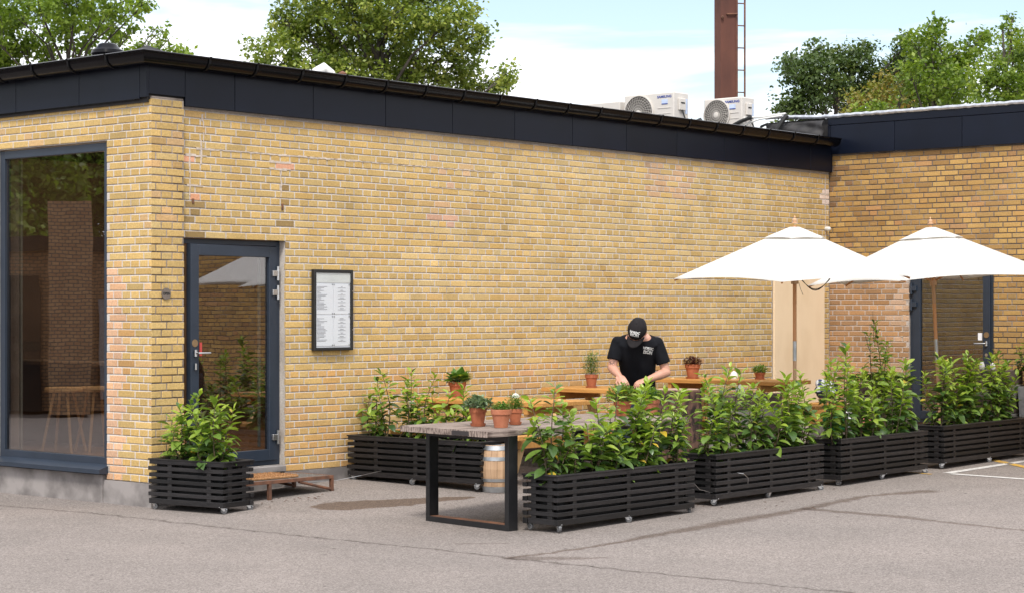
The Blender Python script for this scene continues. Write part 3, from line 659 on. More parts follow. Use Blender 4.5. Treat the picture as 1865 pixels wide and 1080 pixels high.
# ------------------------------------------------------------------ roof things
def ac_unit(label, loc, hgt, fanr, Lw, Dp):
    t_ = thing('air_conditioner', label, 'air conditioner', loc, 0, 'air conditioners on the roof')   # fan face looks to -X, runs along Y
    fc = -Dp/2
    MB().box((0, 0, hgt/2), (Dp, Lw, hgt), bev=.012).build('casing', ACW, t_)
    fy = Lw/2-fanr-.02; zc = hgt-fanr-.025
    rg = MB(); rg.lathe([(fanr, 0), (fanr+.014, .0), (fanr+.014, .022), (fanr, .022), (fanr, 0)], 40, cap=False, c=(fc-.001, fy, zc), mtx=Matrix.Rotation(-PI/2, 3, 'Y')); rg.build('fan_ring', ACW, t_, smooth=True)
    MB().lathe([(0, .0015), (fanr-.002, .002), (fanr-.002, .001), (0, .0005)], 40, c=(fc-.003, fy, zc), mtx=Matrix.Rotation(-PI/2, 3, 'Y')).build('fan_well', ACD, t_)
    fb = MB()
    for k in range(3):
        an = k*2*PI/3; q = Matrix.Rotation(an, 3, 'X'); fb.box((fc-.007, fy, zc), (.002, fanr*.9, fanr*.7), mtx=q @ Matrix.Translation((0, fanr*.45, 0)).to_3x3()) if False else None
    gr = MB()
    for k in range(1, 7):
        r_ = fanr*k/6.6; gr.tube([(fc-.016-.012*(1-(k/9)**2), fy+r_*math.cos(a_), zc+r_*math.sin(a_)) for a_ in [2*PI*i/28 for i in range(29)]], .0016, 4, cap=False)
    for k in range(30):
        a_ = 2*PI*k/30; tw = .5; gr.tube([(fc-.016-.012*(1-q*q), fy+fanr*q*math.cos(a_+tw*q), zc+fanr*q*math.sin(a_+tw*q)) for q in (.14, .4, .7, 1)], .0019, 4, cap=False)
    gr.build('fan_grille', ACW, t_)
    MB().lathe([(0, .034), (.035, .03), (.045, .012), (.045, .0)], 20, c=(fc-.004, fy, zc), mtx=Matrix.Rotation(-PI/2, 3, 'Y')).build('fan_hub', ACW, t_, smooth=True)
    text_obj('lettering', 'SAMSUNG', .045, BLUEP, t_, (fc-.0015, -Lw/2+.155, hgt-.06), (PI/2, 0, -PI/2), off=.0018, sx=1.15)
    MB().box((fc-.002, -Lw/2+.15, hgt-.125), (.003, .10, .06)).build('sticker', LBLUE, t_); MB().box((fc-.0035, -Lw/2+.15, hgt-.155), (.003, .10, .012)).build('sticker_band', BLUEP, t_)
    rb = MB()
    for k in range(3): rb.box((fc-.003, -Lw/2+.16, hgt-.21-.075*k), (.006, .22, .008), bev=.002)
    rb.build('casing_rib', ACW, t_)
    sd_ = MB(); sd_.box((0, -Lw/2-.012, hgt-.16), (Dp*.42, .03, .16), bev=.006); sd_.build('service_cover', ACW, t_); MB().box((0, -Lw/2-.029, hgt-.14), (Dp*.24, .006, .018)).build('grip_recess', RUBB, t_)
    MB().box((Dp*.33, -Lw/2-.002, hgt-.18), (.05, .004, .2)).build('rating_label', LBLUE, t_)
    for x in (-Dp*.3, Dp*.3): MB().box((x, 0, -.03), (.05, Lw*.9, .06), bev=.004).build('foot_rail', GALV, t_)
    cbm = MB(); cbm.tube([(0, -Lw/2-.02, hgt-.24), (.01, -Lw/2-.05, hgt-.34), (.05, -Lw/2-.09, hgt-.46), (.12, -Lw/2-.14, hgt-.52)], .012, 6)
    cbm.tube([(.0, -Lw/2-.12, hgt-.55), (.02, -Lw/2-.20, hgt-.40), (.04, -Lw/2-.28, hgt-.37), (.06, -Lw/2-.34, hgt-.45), (.06, -Lw/2-.36, hgt-.60)], .020, 8); cbm.build('pipe_bundle', RUBB, t_, smooth=True)
    return t_
ac_unit('larger white air conditioner, left of the rusty chimney on the roof', (10.53, 2.30, 3.97), .65, .232, .83, .34)
ac_unit('white air conditioner standing in front of the rusty chimney base', (11.115, 1.515, 3.955), .60, .200, .62, .30)
t3 = thing('air_conditioner', 'third air conditioner showing only its top over the gutter, leftmost', 'air conditioner', (10.56, 3.22, 4.02), 0, 'air conditioners on the roof')
MB().box((0, 0, .27), (.33, .80, .54), bev=.012).build('casing', ACW, t3); MB().box((0, -.406, .42), (.12, .02, .10), bev=.004).build('service_cover', ACW, t3)
vt = thing('roof_ventilator', 'black mushroom-shaped roof ventilator at the left above the corner', 'vent', (2.33, 3.58, 3.9))
MB().lathe([(.10, 0), (.10, .56)], 20).build('duct', GALV, vt, smooth=True); MB().lathe([(.165, .54), (.178, .565), (.168, .60), (.118, .635), (.105, .66), (.08, .675), (0, .68)], 28).build('cowl', GUT, vt, smooth=True)
bt = MB()
for a_ in (-2.2, -.9, .4, 1.7, 3): bt.tube([(.1*math.cos(a_), .1*math.sin(a_), .49), (.135*math.cos(a_), .135*math.sin(a_), .56)], .009, 6)
bt.build('bracket', WHITE, vt)
v2 = thing('vent_pipe', 'white bent vent pipe peeping over the gutter below the big tree', 'vent', (5.89, 4.04, 3.9))
MB().tube([(-.06, 0, 0), (-.06, 0, .60), (-.03, -.02, .73), (.05, -.04, .78), (.13, -.06, .72), (.20, -.08, .60)], .075, 14).build('duct', WHITE, v2, smooth=True)
MB().lathe([(0, .0), (.05, .0), (.055, .04), (0, .07)], 12, c=(.30, -.12, .70)).build('cap', RUST2, v2); MB().tube([(.30, -.12, 0), (.30, -.12, .71)], .03, 10).build('pipe', WHITE, v2)
v3 = thing('vent_grille', 'small white louvred roof vent low beside the right branch of the big tree', 'vent', (8.69, 3.85, 3.9))
g_ = MB(); g_.box((0, 0, .3), (.05, .28, .6))
for k in range(5): g_.box((-.03, 0, .50+.035*k), (.05, .3, .012), mtx=Matrix.Rotation(.5, 3, 'Y'))
g_.build('louvre', WHITE, v3)
ch = thing('chimney_stack', 'tall square rusted steel chimney with a ladder on its right side', 'chimney', (14.13, 3.65, 4.1), R(-32))
MB().box((0, 0, 4), (.245, .245, 8), bev=.004).build('shaft', RUST, ch)
sb = MB(); sb.box((.132, -.09, 4), (.02, .07, 8)); sb.build('edge_rail', RUST, ch)
bk = MB(); bk.tube([(-.02, -.12, 2.14), (-.02, -.15, 2.14), (.15, -.15, 2.15)], .014, 6); bk.tube([(-.09, -.12, 2.10), (-.11, -.17, 2.08)], .02, 6); bk.build('bracket', RUST2, ch)
ld = MB()
for x in (.165, .295): ld.box((x, -.09, 4), (.022, .022, 8))
ld.build('ladder_rail', RUST2, ch)
for k in range(22): MB().tube([(.165, -.09, .27+.342*k), (.295, -.09, .27+.342*k)], .010, 6).build('ladder_rung', RUST2, ch)
mb_ = thing('roof_membrane_heap', 'crumpled black membrane turned up in the roof corner by the pipes', 'membrane', (0, 0, 0))
vs = []; fs = []; nx_, nz_ = 22, 9
for i in range(nx_):
    for j in range(nz_):
        yy = .02+i*.042; zz_ = 3.93+j*.030; fold = .02*math.sin(i*1.1+j*.7)+.018*math.sin(i*.45-j*1.3)
        vs.append((11.10-.16*(1-j/(nz_-1))*(.3+.7*i/nx_)+fold, yy, zz_))
for i in range(nx_-1):
    for j in range(nz_-1): fs.append((i*nz_+j, i*nz_+j+1, (i+1)*nz_+j+1, (i+1)*nz_+j))
mo = MB().add(vs, fs).build('sheet', MEMB, mb_, smooth=True, autos=None); sm_ = mo.modifiers.new('s', 'SOLIDIFY'); sm_.thickness = .006
pp = thing('insulated_pipes', 'bundle of black and white insulated pipes in the roof corner', 'pipes', (0, 0, 0))
MB().tube([(10.96, .72, 3.95), (10.97, .66, 4.07), (11.02, .60, 4.20), (11.06, .56, 4.27)], .032, 10).build('black_pipe', RUBB, pp, smooth=True)
MB().tube([(10.95, .76, 3.97), (10.94, 1.0, 3.985), (10.93, 1.30, 4.0)], .026, 10).build('white_pipe', WHITE, pp, smooth=True)
MB().tube([(11.06, .58, 4.29), (11.04, .95, 4.27), (11.02, 1.20, 4.27), (10.98, 1.36, 4.16), (10.94, 1.48, 4.0)], .017, 8).build('white_pipe', WHITE, pp, smooth=True)
MB().tube([(11.04, .62, 4.265), (11.02, .95, 4.24), (11.0, 1.12, 4.20), (10.97, 1.28, 4.10), (10.93, 1.42, 3.97)], .012, 8).build('white_pipe', WHITE, pp, smooth=True)
MB().tube([(10.98, 1.06, 4.27), (10.95, 1.22, 4.22), (10.93, 1.38, 4.15), (10.92, 1.45, 4.02)], .026, 8).build('black_pipe', RUBB, pp, smooth=True)
MB().box((10.97, .82, 3.985), (.05, .11, .06), bev=.01).build('pipe_clip', WHITE, pp)

# ------------------------------------------------------------------ trees
def leaf_cloud(name, centres, mat, parent, n_per, size, spread, seed, clump=.55, droop=.3):
    rg = np.random.default_rng(seed); P = []; C = []
    for (cx, cy, cz, r) in centres:
        nc = max(4, int(n_per*(r/.5)**2)); d = rg.normal(size=(nc, 3)); d /= np.linalg.norm(d, axis=1)[:, None]; rad = r*rg.uniform(.12, 1.0, nc)**.45*rg.choice([.9, 1.0, 1.12, 1.35], nc)
        cc = d*rad[:, None]*np.array([1, 1, .95]); shade = rg.uniform(0, 1, nc)
        for q, s_ in zip(cc, shade):
            m = int(rg.integers(14, 34)); sg2 = size*rg.uniform(1.2, 2.6)
            P.append(q+rg.normal(size=(m, 3))*sg2*np.array([1, 1, .7])+np.array([cx, cy, cz])); C.append(np.clip(.10+.45*s_+.40*rg.uniform(0, 1, m), 0, 1))
    P = np.concatenate(P); C = np.concatenate(C); n = len(P)
    nrm = rg.normal(size=(n, 3))+np.array([0, 0, .9]); nrm /= np.linalg.norm(nrm, axis=1)[:, None]
    a = np.cross(nrm, rg.normal(size=(n, 3))); a /= np.linalg.norm(a, axis=1)[:, None]; b = np.cross(nrm, a)
    s = size*rg.uniform(.6, 1.25, n)[:, None]; a = a*s; b = b*s*.62
    V = np.stack([P-a, P-a*.1+b+nrm*s*.12, P+a, P-a*.1-b+nrm*s*.12], 1).reshape(-1, 3)
    me = bpy.data.meshes.new(name); me.vertices.add(4*n); me.vertices.foreach_set('co', V.astype(np.float32).ravel())
    me.loops.add(4*n); me.loops.foreach_set('vertex_index', np.arange(4*n, dtype=np.int32)); me.polygons.add(n)
    me.polygons.foreach_set('loop_start', np.arange(0, 4*n, 4, dtype=np.int32)); me.materials.append(mat); me.update()
    ca = me.color_attributes.new('Col', 'FLOAT_COLOR', 'CORNER'); col = np.ones((4*n, 4), np.float32); col[:, 0] = np.repeat(C, 4); ca.data.foreach_set('color', col.ravel())
    me.validate(); return link(name, me, parent, kind='stuff')
def world(px, d, py):                      # only used for laying out distant crowns in metres about their trunk
    r_ = (px-932.5)/3548; return CAMP + d*FW + d*r_*RT + Vector((0, 0, -(py-566)/3548*d))
def tree(name, label, px, d, blobs, mat, n_per, size, seed, trunk_r=.16, extra=None, depth=1.2, group='trees behind the building'):
    rn = random.Random(seed); base = world(px, d, 566); base.z = -.1; t_ = thing(name, label, 'tree', base, 0, group)
    cen = []; tm = MB(); ctr = []
    for (bx, by, br) in blobs:
        dd = d+rn.uniform(-depth, depth); q = world(bx, dd, by)-base; r_ = br/3548*d; ctr.append((q, r_))
        cen.append((*q, r_))
    top = max(c[0].z for c in ctr)
    tm.tube([(0, 0, 0), (.05, .03, top*.3), (-.05, .08, top*.55), (.05, 0, top*.8), (0, .05, top*.97)], [trunk_r, trunk_r*.85, trunk_r*.6, trunk_r*.35, .02], 8)
    for q, r_ in ctr:
        z0_ = max(.8, q.z-1.2-.35*math.hypot(q.x, q.y)); s_ = Vector((0, 0, min(z0_, top*.85))); m1 = s_.lerp(q, .5)+Vector((rn.uniform(-.2, .2), rn.uniform(-.2, .2), .15))
        tm.tube([s_, m1, q], [trunk_r*.38, trunk_r*.22, trunk_r*.09], 5)
        for _ in range(5):
            o_ = Vector([rn.gauss(0, 1), rn.gauss(0, 1), abs(rn.gauss(0, .8))]).normalized()*r_*.95; st = m1.lerp(q, rn.uniform(.3, 1)); tm.tube([st, st.lerp(q+o_, .5)+Vector((0, 0, .05)), q+o_], [trunk_r*.10, trunk_r*.06, .006], 4)
    tm.build('trunk', BARKT, t_, smooth=True); leaf_cloud('crown', cen, mat, t_, n_per, size, 1, seed); return t_
tree('linden_tree', 'broad leafy linden tree with flowers rising behind the middle of the roof', 690, 41,
     [(500, 105, 46), (520, 45, 36), (515, 150, 36), (560, 20, 55), (570, 95, 58), (590, 150, 50), (640, 10, 60), (640, 80, 62), (650, 150, 55), (705, 20, 62), (715, 95, 60), (710, 165, 48),
      (770, 5, 55), (775, 75, 58), (770, 150, 50), (830, 30, 44), (850, 95, 36), (835, 150, 40), (868, 60, 26), (868, 172, 34), (905, 152, 26), (925, 138, 20), (900, 180, 18), (620, 180, 40), (560, 175, 30),
      (600, -45, 60), (690, -60, 70), (780, -50, 55), (845, -30, 36), (650, -120, 60), (720, -120, 60)], FO_LIN, 50, .052, 3, .13)
tree('beech_tree', 'thin-branched pale green tree behind the roof at far left', 120, 34,
     [(10, 15, 40), (20, 70, 36), (15, 115, 30), (70, 20, 42), (70, 80, 36), (90, 110, 26), (120, 10, 38), (130, 60, 36), (150, 95, 24), (170, 15, 34), (185, 50, 24), (210, 12, 26), (245, 14, 18), (265, 6, 12),
      (215, 50, 18), (240, 60, 14), (285, 62, 14), (300, 80, 14), (270, 88, 18), (240, 96, 14), (215, 72, 16), (320, 98, 6), (335, 99, 5), (-40, 40, 60), (-30, 110, 50), (60, -50, 60), (150, -45, 45)], FO_LEFT, 66, .047, 5, .075)
tree('maple_tree', 'dark green maple with a ragged crown behind the right roof', 1520, 50,
     [(1440, 195, 26), (1430, 210, 20), (1460, 130, 30), (1480, 100, 26), (1500, 150, 44), (1530, 110, 30), (1540, 180, 40), (1570, 110, 28), (1580, 90, 16), (1590, 160, 44), (1630, 130, 34), (1630, 190, 44), (1470, 190, 34), (1440, 120, 20), (1660, 110, 26), (1650, 85, 18), (1685, 125, 34), (1690, 170, 40), (1740, 130, 30)], FO_DARK, 48, .062, 8, .12)
tree('turning_maple_tree', 'small maple turning orange in front of the dark one', 1600, 44,
     [(1610, 160, 24), (1590, 180, 26), (1560, 195, 22), (1640, 175, 26), (1650, 150, 18), (1620, 195, 20)], FO_TURN, 50, .050, 9, .1)
tree('ash_tree', 'light green tree with long upright shoots behind the right roof', 1700, 42,
     [(1700, 60, 24), (1710, 45, 14), (1690, 95, 30), (1660, 80, 18), (1720, 110, 36), (1680, 150, 42), (1740, 165, 46), (1760, 110, 32), (1780, 80, 24), (1790, 65, 14), (1655, 125, 20), (1570, 200, 16), (1600, 196, 20), (1720, 185, 30)], FO_LIGHT, 46, .055, 11, .09)
tree('birch_tree', 'tall feathery green tree at the far right edge behind the roof', 1830, 40,
     [(1840, 60, 18), (1842, 35, 9), (1830, 90, 30), (1855, 110, 34), (1815, 130, 34), (1800, 170, 34), (1850, 165, 40), (1880, 90, 40), (1890, 150, 50), (1830, 185, 28)], FO_LIGHT, 46, .048, 13, .09)

# things behind the viewer's left that only show in the window glass
nb = thing('neighbour_brick_house', 'brown brick outbuilding across the yard, seen only in window reflections', 'building', (-15.5, 15.5, 0), R(38))
brt = bpy.data.materials.new('distant_brickwork'); brt.use_nodes = True; t = brt.node_tree; p = t.nodes['Principled BSDF']; bt_ = N(t, 'ShaderNodeTexBrick'); bt_.inputs['Scale'].default_value = 4.2
bt_.inputs['Color1'].default_value = (.46, .28, .15, 1); bt_.inputs['Color2'].default_value = (.34, .19, .10, 1); bt_.inputs['Mortar'].default_value = (.12, .10, .085, 1); bt_.inputs['Mortar Size'].default_value = .035
tcn = N(t, 'ShaderNodeTexCoord'); mpn = N(t, 'ShaderNodeMapping'); mpn.inputs['Rotation'].default_value = (PI/2, 0, 0); t.links.new(tcn.outputs['Object'], mpn.inputs[0]); t.links.new(mpn.outputs[0], bt_.inputs[0]); t.links.new(bt_.outputs[0], p.inputs['Base Color']); p.inputs['Roughness'].default_value = .9
MB().bb((-6, .3, 0), (7, 8, 2.7)).build('wall', brt, nb); MB().bb((-.35, -.9, 0), (.35, .3, 3.5)).build('stair_tower', brt, nb); MB().bb((-6.2, .1, 2.705), (7.2, 8.2, 2.95)).build('roof_edge', FASC, nb)
MB().bb((-1.0, .22, .2), (-.5, .29, 1.9)).build('white_door', pm('grey_door', (.35, .35, .38), None, .7), nb); MB().bb((.5, .24, .0), (1.6, .29, 2.3)).build('dark_gate', LINER, nb)
def win_mirror(p): return Vector((.13-p.x, p.y, p.z))
nb.location = win_mirror(world(128, 33, 566)); nb.location.z = 0; nb.rotation_euler.z = R(36.6)
def simple_tree(px, py, h, r, seed, label, mat=FO_LIGHT):
    rn = random.Random(seed); t_ = thing('yard_tree', label, 'tree', (px, py, 0), 0, 'trees across the yard')
    MB().tube([(0, 0, 0), (.1, 0, h*.4), (0, .1, h*.8)], [.22, .16, .05], 8).build('trunk', BARKT, t_)
    leaf_cloud('crown', [(rn.gauss(0, r*.45), rn.gauss(0, r*.45), h*.62+rn.gauss(0, h*.16), r*.33) for _ in range(26)], mat, t_, 16, .10, 1, seed)
T1_, T2_, T3_ = [win_mirror(world(px, d_, 566)) for px, d_ in ((60, 46), (175, 48), (-90, 44))]
simple_tree(T1_.x, T1_.y, 10, 2.3, 21, 'large tree across the yard behind the brick outbuilding'); simple_tree(T2_.x, T2_.y, 8, 2.2, 22, 'tall tree across the yard at the end of the outbuilding'); simple_tree(T3_.x, T3_.y, 8, 2.6, 23, 'round tree left of the outbuilding across the yard')

# ------------------------------------------------------------------ slatted planters
def planter(label, cx, cy, rz, L, Wd, base, nc=3, uprights=(.12, .5, .86)):
    t_ = thing('slatted_planter', label, 'planter', (cx, cy, base), rz, 'black slatted planters on castors')
    bz = .062; n = 7; h = .033; gp = .0215; th = .042
    uni = {}
    for k in range(n):
        z = bz+k*(h+gp)+h/2; hh = h+(.012 if k == 0 else 0); zc = z-(.006 if k == 0 else 0); Lk = L-(.0 if k % 2 else .012)
        for s_ in (-1, 1):
            key = ('a', k == 0, k % 2)
            if key not in uni: uni[key] = MB().box((0, 0, 0), (Lk, th, hh), bev=.0025).mesh('slat', SLAT)
            o = link('slat', uni[key], t_, (random.uniform(-.006, .006), s_*(Wd/2-th/2)+random.uniform(-.0015, .0015), zc)); o.rotation_euler = (0, random.uniform(-.0012, .0012), 0)
            key = ('b', k == 0, k % 2)
            if key not in uni: uni[key] = MB().box((0, 0, 0), (th, Wd-2*th-.002, hh), bev=.0025).mesh('slat', SLATY)
            link('slat', uni[key], t_, (s_*(L/2-th/2-.012)+random.uniform(-.003, .003), 0, zc))
    ztop = bz+n*(h+gp)-gp
    rim = MB(); rim.box((0, Wd/2-.022, ztop+.006), (L+.01, .05, .012), bev=.002); rim.box((0, -Wd/2+.022, ztop+.006), (L+.01, .05, .012), bev=.002)
    for s_ in (-1, 1): rim.box((s_*(L/2-.022), 0, ztop+.006), (.05, Wd-.096, .012), bev=.002)
    rim.build('rim', SLAT, t_)
    um = MB().box((0, 0, 0), (.046, .024, ztop-bz-.004), bev=.002).mesh('upright', SLATY); ue = MB().box((0, 0, 0), (.024, .046, ztop-bz-.004), bev=.002).mesh('upright', SLATY)
    for s_ in (-1, 1):
        for u in uprights: link('upright', um, t_, (-L/2+L*u, s_*(Wd/2-.018), (ztop+bz)/2))
        for u in (.27, .73): link('upright', ue, t_, (s_*(L/2-.030), -Wd/2+Wd*u, (ztop+bz)/2))
    MB().box((0, 0, (ztop+bz)/2-.01), (L-.14, Wd-.13, ztop-bz-.03)).build('liner', LINER, t_)
    sm2 = MB(); nx_, ny_ = int((L-.1)/.05), 6; vs = [(-(L-.1)/2+(L-.1)*i/nx_, -(Wd-.1)/2+(Wd-.1)*j/ny_, ztop-.045+random.uniform(-.012, .012)) for i in range(nx_+1) for j in range(ny_+1)]
    sm2.add(vs, [(i*(ny_+1)+j, i*(ny_+1)+j+1, (i+1)*(ny_+1)+j+1, (i+1)*(ny_+1)+j) for i in range(nx_) for j in range(ny_)]); sm2.build('soil', SOIL, t_, smooth=True, autos=None)
    for i in range(nc):
        for s_ in (-1, 1):
            x = -L/2+.045+(L-.09)*i/(nc-1); y = s_*(Wd/2-.03); a_ = random.uniform(0, 2*PI)
            c_ = link('castor', CAST['plate'], t_, (x, y, bz)); c_.rotation_euler = (0, 0, a_); link('wheel', CAST['wheel'], c_, (.018, 0, -.035)); link('brake', CAST['brake'], c_, (.03, 0, -.018))
    return t_, ztop
cp = MB(); cp.box((0, 0, -.005), (.055, .045, .006)); cp.tube([(0, 0, -.008), (0, 0, -.016)], .016, 10)
for s_ in (-1, 1): cp.add([(-.014, s_*.013, -.014), (.022, s_*.013, -.014), (.028, s_*.013, -.040), (.008, s_*.013, -.040), (-.014, s_*.016, -.014), (.022, s_*.016, -.014), (.028, s_*.016, -.040), (.008, s_*.016, -.040)], [(0, 1, 2, 3), (4, 5, 6, 7), (0, 1, 5, 4), (1, 2, 6, 5), (2, 3, 7, 6), (3, 0, 4, 7)])
rx = Matrix.Rotation(PI/2, 3, 'X')
CAST = {'plate': cp.mesh('castor', STEEL), 'wheel': MB().lathe([(.008, -.011), (.024, -.011), (.027, -.007), (.027, .007), (.024, .011), (.008, .011)], 18, mtx=rx).mesh('wheel', pm('grey_rubber', (.12, .12, .125), None, .6), smooth=True, autos=40),
        'brake': MB().box((0, 0, 0), (.03, .024, .005), mtx=Matrix.Rotation(.5, 3, 'Y')).mesh('brake', GALV)}
PL = {}
def ba(x, y): return G(x, y)
PL['door'] = planter('small square-ended black slatted planter standing beside the glass door', .13, -.555, R(97), .86, .385, ba(.13, -.55), 2, (.2, .72))
PL['near'] = planter('longest-looking black slatted planter right of the table leg, nearest the camera', 1.60, -3.85, R(.4), 1.82, .35, ba(1.5, -3.9))
PL['second'] = planter('black slatted planter second in the front row, before the left umbrella', 3.85, -3.72, R(1.0), 1.79, .36, ba(3.9, -3.8))
PL['third'] = planter('black slatted planter third in the front row, before the slim tall shrub', 5.95, -3.66, R(1.2), 1.74, .36, ba(6, -3.7))
PL['fourth'] = planter('black slatted planter at the right end of the row by the painted lines', 8.28, -3.58, R(1.2), 2.12, .36, ba(8.3, -3.6), 3)
PL['back'] = planter('black slatted planter set end-on to the wall behind the weathered table', 2.56, -.90, R(-90+2), 1.66, .38, ba(2.5, -.9)+.0, 3, (.22, .52, .80))
# steel tie wires
def wire(label, pts): tag(MB().tube(pts, .0028, 5).build('tie_wire', STEEL), label, 'wire')
wire('loose steel wire trailing on the asphalt from the planter behind the table', [(2.33, -.55, .20), (2.26, -.35, .15), (2.1, -.18, .105), (1.85, -.06, .10)])
wire('curl of steel wire poking through the slats of the second planter', [(3.30, -3.905, .30), (3.36, -3.93, .29), (3.42, -3.935, .25), (3.44, -3.92, .20)])
wire('steel wire strung between the nearest and the second planter', [(2.53, -4.0, .26), (2.70, -3.93, .20), (2.97, -3.88, .15)])

# ------------------------------------------------------------------ laurel shrubs, every leaf its own
def leaf_mesh(name, L, Wd, mat, curl, fold, seed):
    rn = random.Random(seed); ks = [0, .14, .32, .52, .72, .88, 1]; wd = [.06, .55, .92, 1, .78, .42, .03]; vs = []
    for k, w_ in zip(ks, wd):
        x = L*(k*.97+.03); z = -curl*L*k*k+.10*L*k; hw = w_*Wd/2; wav = rn.uniform(-.03, .03)*Wd
        vs += [(x, -hw, z+fold*hw+wav), (x, 0, z), (x, hw, z+fold*hw-wav)]
    fs = []
    for i in range(6): fs += [(3*i, 3*i+1, 3*i+4, 3*i+3), (3*i+1, 3*i+2, 3*i+5, 3*i+4)]
    me = bpy.data.meshes.new(name); me.from_pydata(vs, [], fs); me.materials.append(mat); me.polygons.foreach_set('use_smooth', [True]*len(me.polygons)); me.update(); return me
LV = {}
for kx, (mt, LL, ww) in {'y': (LF_Y, .104, .046), 'm': (LF_M, .126, .063), 'd': (LF_D, .124, .068), 'o': (LF_O, .09, .045)}.items():
    LV[kx] = [leaf_mesh('leaf', LL*f, ww*f*g_, mt, c_, fo, i) for i, (f, g_, c_, fo) in enumerate([(1, 1, .10, .35), (.85, 1.05, .28, .25), (1.12, .92, .18, .5), (.95, 1.1, .40, .3), (.78, .9, .02, .6)])]
def shrub(label, base, stems, leaves_m, seed, group='laurel shrubs in the black planters', scale=1., young=.34, name='laurel_shrub', slim=1., nmax=290):
    rn = random.Random(seed); t_ = thing(name, label, 'shrub', base, 0, group); st = MB(); cnt = 0
    for (dx, dy, lx, ly, H) in stems:
        p0 = Vector((dx, dy, -.05)); pts = []; bend = Vector((rn.uniform(-.07, .07), rn.uniform(-.07, .07), 0)); q0 = rn.choice((.06, .10, .16, .30)); sv = rn.uniform(.85, 1.22); dr_ = rn.uniform(-18, 8)
        for i in range(7):
            q = i/6; pts.append(p0+Vector((lx*q, ly*q, (H+.05)*q))+bend*math.sin(q*PI)*1.2)
        st.tube(pts, [.0075-.0048*i/6 for i in range(7)], 5)
        n = int(leaves_m*H); ang = rn.uniform(0, 6.28)
        for k in range(n):
            q = q0+(1-q0)*(k/(n-1))**.82; f = q*6; i = min(5, int(f)); pos = pts[i].lerp(pts[i+1], f-i)
            ang += 2.4+rn.uniform(-.35, .35); top = max(0, (q-.72)/.28)
            el = R(rn.uniform(-22, 30)+dr_)*(1-top)+R(rn.uniform(22, 70)+dr_*.6)*top
            if q < .4: el = R(rn.uniform(-35, 15))
            kind = 'y' if (q > 1-young and rn.random() < .85) else ('m' if rn.random() < (.35+.5*q) else 'd')
            if rn.random() < .018: kind = 'o'
            d = Vector((math.cos(ang)*math.cos(el), math.sin(ang)*math.cos(el), math.sin(el)))
            side = d.cross(Vector((0, 0, 1))).normalized(); up = side.cross(d); roll = rn.uniform(-.5, .5); up2 = up*math.cos(roll)+side*math.sin(roll); sd2 = up2.cross(d)
            s_ = scale*sv*rn.uniform(.62, 1.18)*(1-.30*top if kind != 'y' else 1-.22*top)
            pet = d*.012; o = link('leaf', rn.choice(LV[kind]), t_); cnt += 1
            mt = Matrix((d*s_, sd2*s_*slim, up2*s_)).transposed().to_4x4(); mt.translation = pos+pet; o.matrix_local = mt
            if cnt >= nmax: break
    st.build('stem', GREY_STEM, t_, smooth=True); return t_
ORD = ['leftmost', 'second from left', 'third from left', 'fourth from left', 'fifth from left', 'sixth from left', 'seventh from left']
def hedge(key, xs, hs, where, seed, dens=62, nst=(3, 4), across=.09):
    t_, zt = PL[key]; mw_ = Matrix.Translation(t_.location) @ Matrix.Rotation(t_.rotation_euler.z, 4, 'Z'); rn = random.Random(seed)
    for i, (x, h) in enumerate(zip(xs, hs)):
        b = mw_ @ Vector((x, rn.uniform(-across, across)*.5, zt-.045)); st = []
        for k in range(rn.choice(nst)):
            f = 1 if k == 0 else rn.uniform(.42, .92); a_ = rn.uniform(0, 2*PI); rr = rn.uniform(.0, .055); le = rn.uniform(.03, .17)*(0.35 if k == 0 else 1.)
            st.append((rr*math.cos(a_), rr*math.sin(a_), le*math.cos(a_), le*math.sin(a_), h*f))
        tall = 'tall' if h > .62 else ('low' if h < .42 else 'leafy')
        shrub(f'{tall} laurel shrub, {ORD[i]} in {where}', b, st, dens, seed*31+i)
# local x runs left to right in the photograph for the front row
hedge('near', [-.82, -.52, -.26, .02, .28, .56, .82], [.72, .52, .58, .66, .66, .70, .64], 'the nearest long planter', 41, 74, (5, 6))
hedge('second', [-.76, -.50, -.20, .08, .36, .62, .84], [.58, .78, .74, .60, .66, .60, .70], 'the second planter of the front row', 42, 70, (4, 5))
hedge('third', [-.78, -.50, -.18, .16, .46, .78], [.74, .90, .66, .62, .62, .72], 'the third planter of the front row', 43, 70, (4, 5))
hedge('fourth', [-.82, -.50, -.20, .12, .44, .72], [.74, .70, .76, .66, .72, .76], 'the planter at the right end of the row', 44, 70, (4, 5))
hedge('door', [.24, .02, -.22], [.48, .60, .56], 'the small planter by the door', 45, 76, (5, 6))
hedge('back', [-.70, -.48, -.2, .10, .36, .62], [.56, .64, .66, .62, .52, .36], 'the planter behind the weathered table', 46, 72, (3, 4))
# slim taller shrub with drooping leaves
zt = PL['third'][1]
shrub('slim young tree with bare twigs rising above the third planter', (6.55, -3.42, G(6.5, -3.5)+zt-.05), [(0, 0, -.06, .02, 1.14), (.01, 0, -.14, .03, 1.02), (0, .01, .16, 0, .84), (.02, 0, .12, -.02, .94)], 66, 77, None, .92, .95, 'young_tree', 1.0)
tw = MB()
for a, b in (((6.47, -3.41, 1.38), (6.46, -3.40, 1.70)), ((6.49, -3.41, 1.40), (6.53, -3.40, 1.56)), ((6.40, -3.4, 1.3), (6.32, -3.38, 1.5))): tw.tube([a, b], [.004, .0018], 4)
tag(tw.build('bare_twigs', GREY_STEM), 'bare dead twigs sticking up beside the slim young tree', 'twigs')

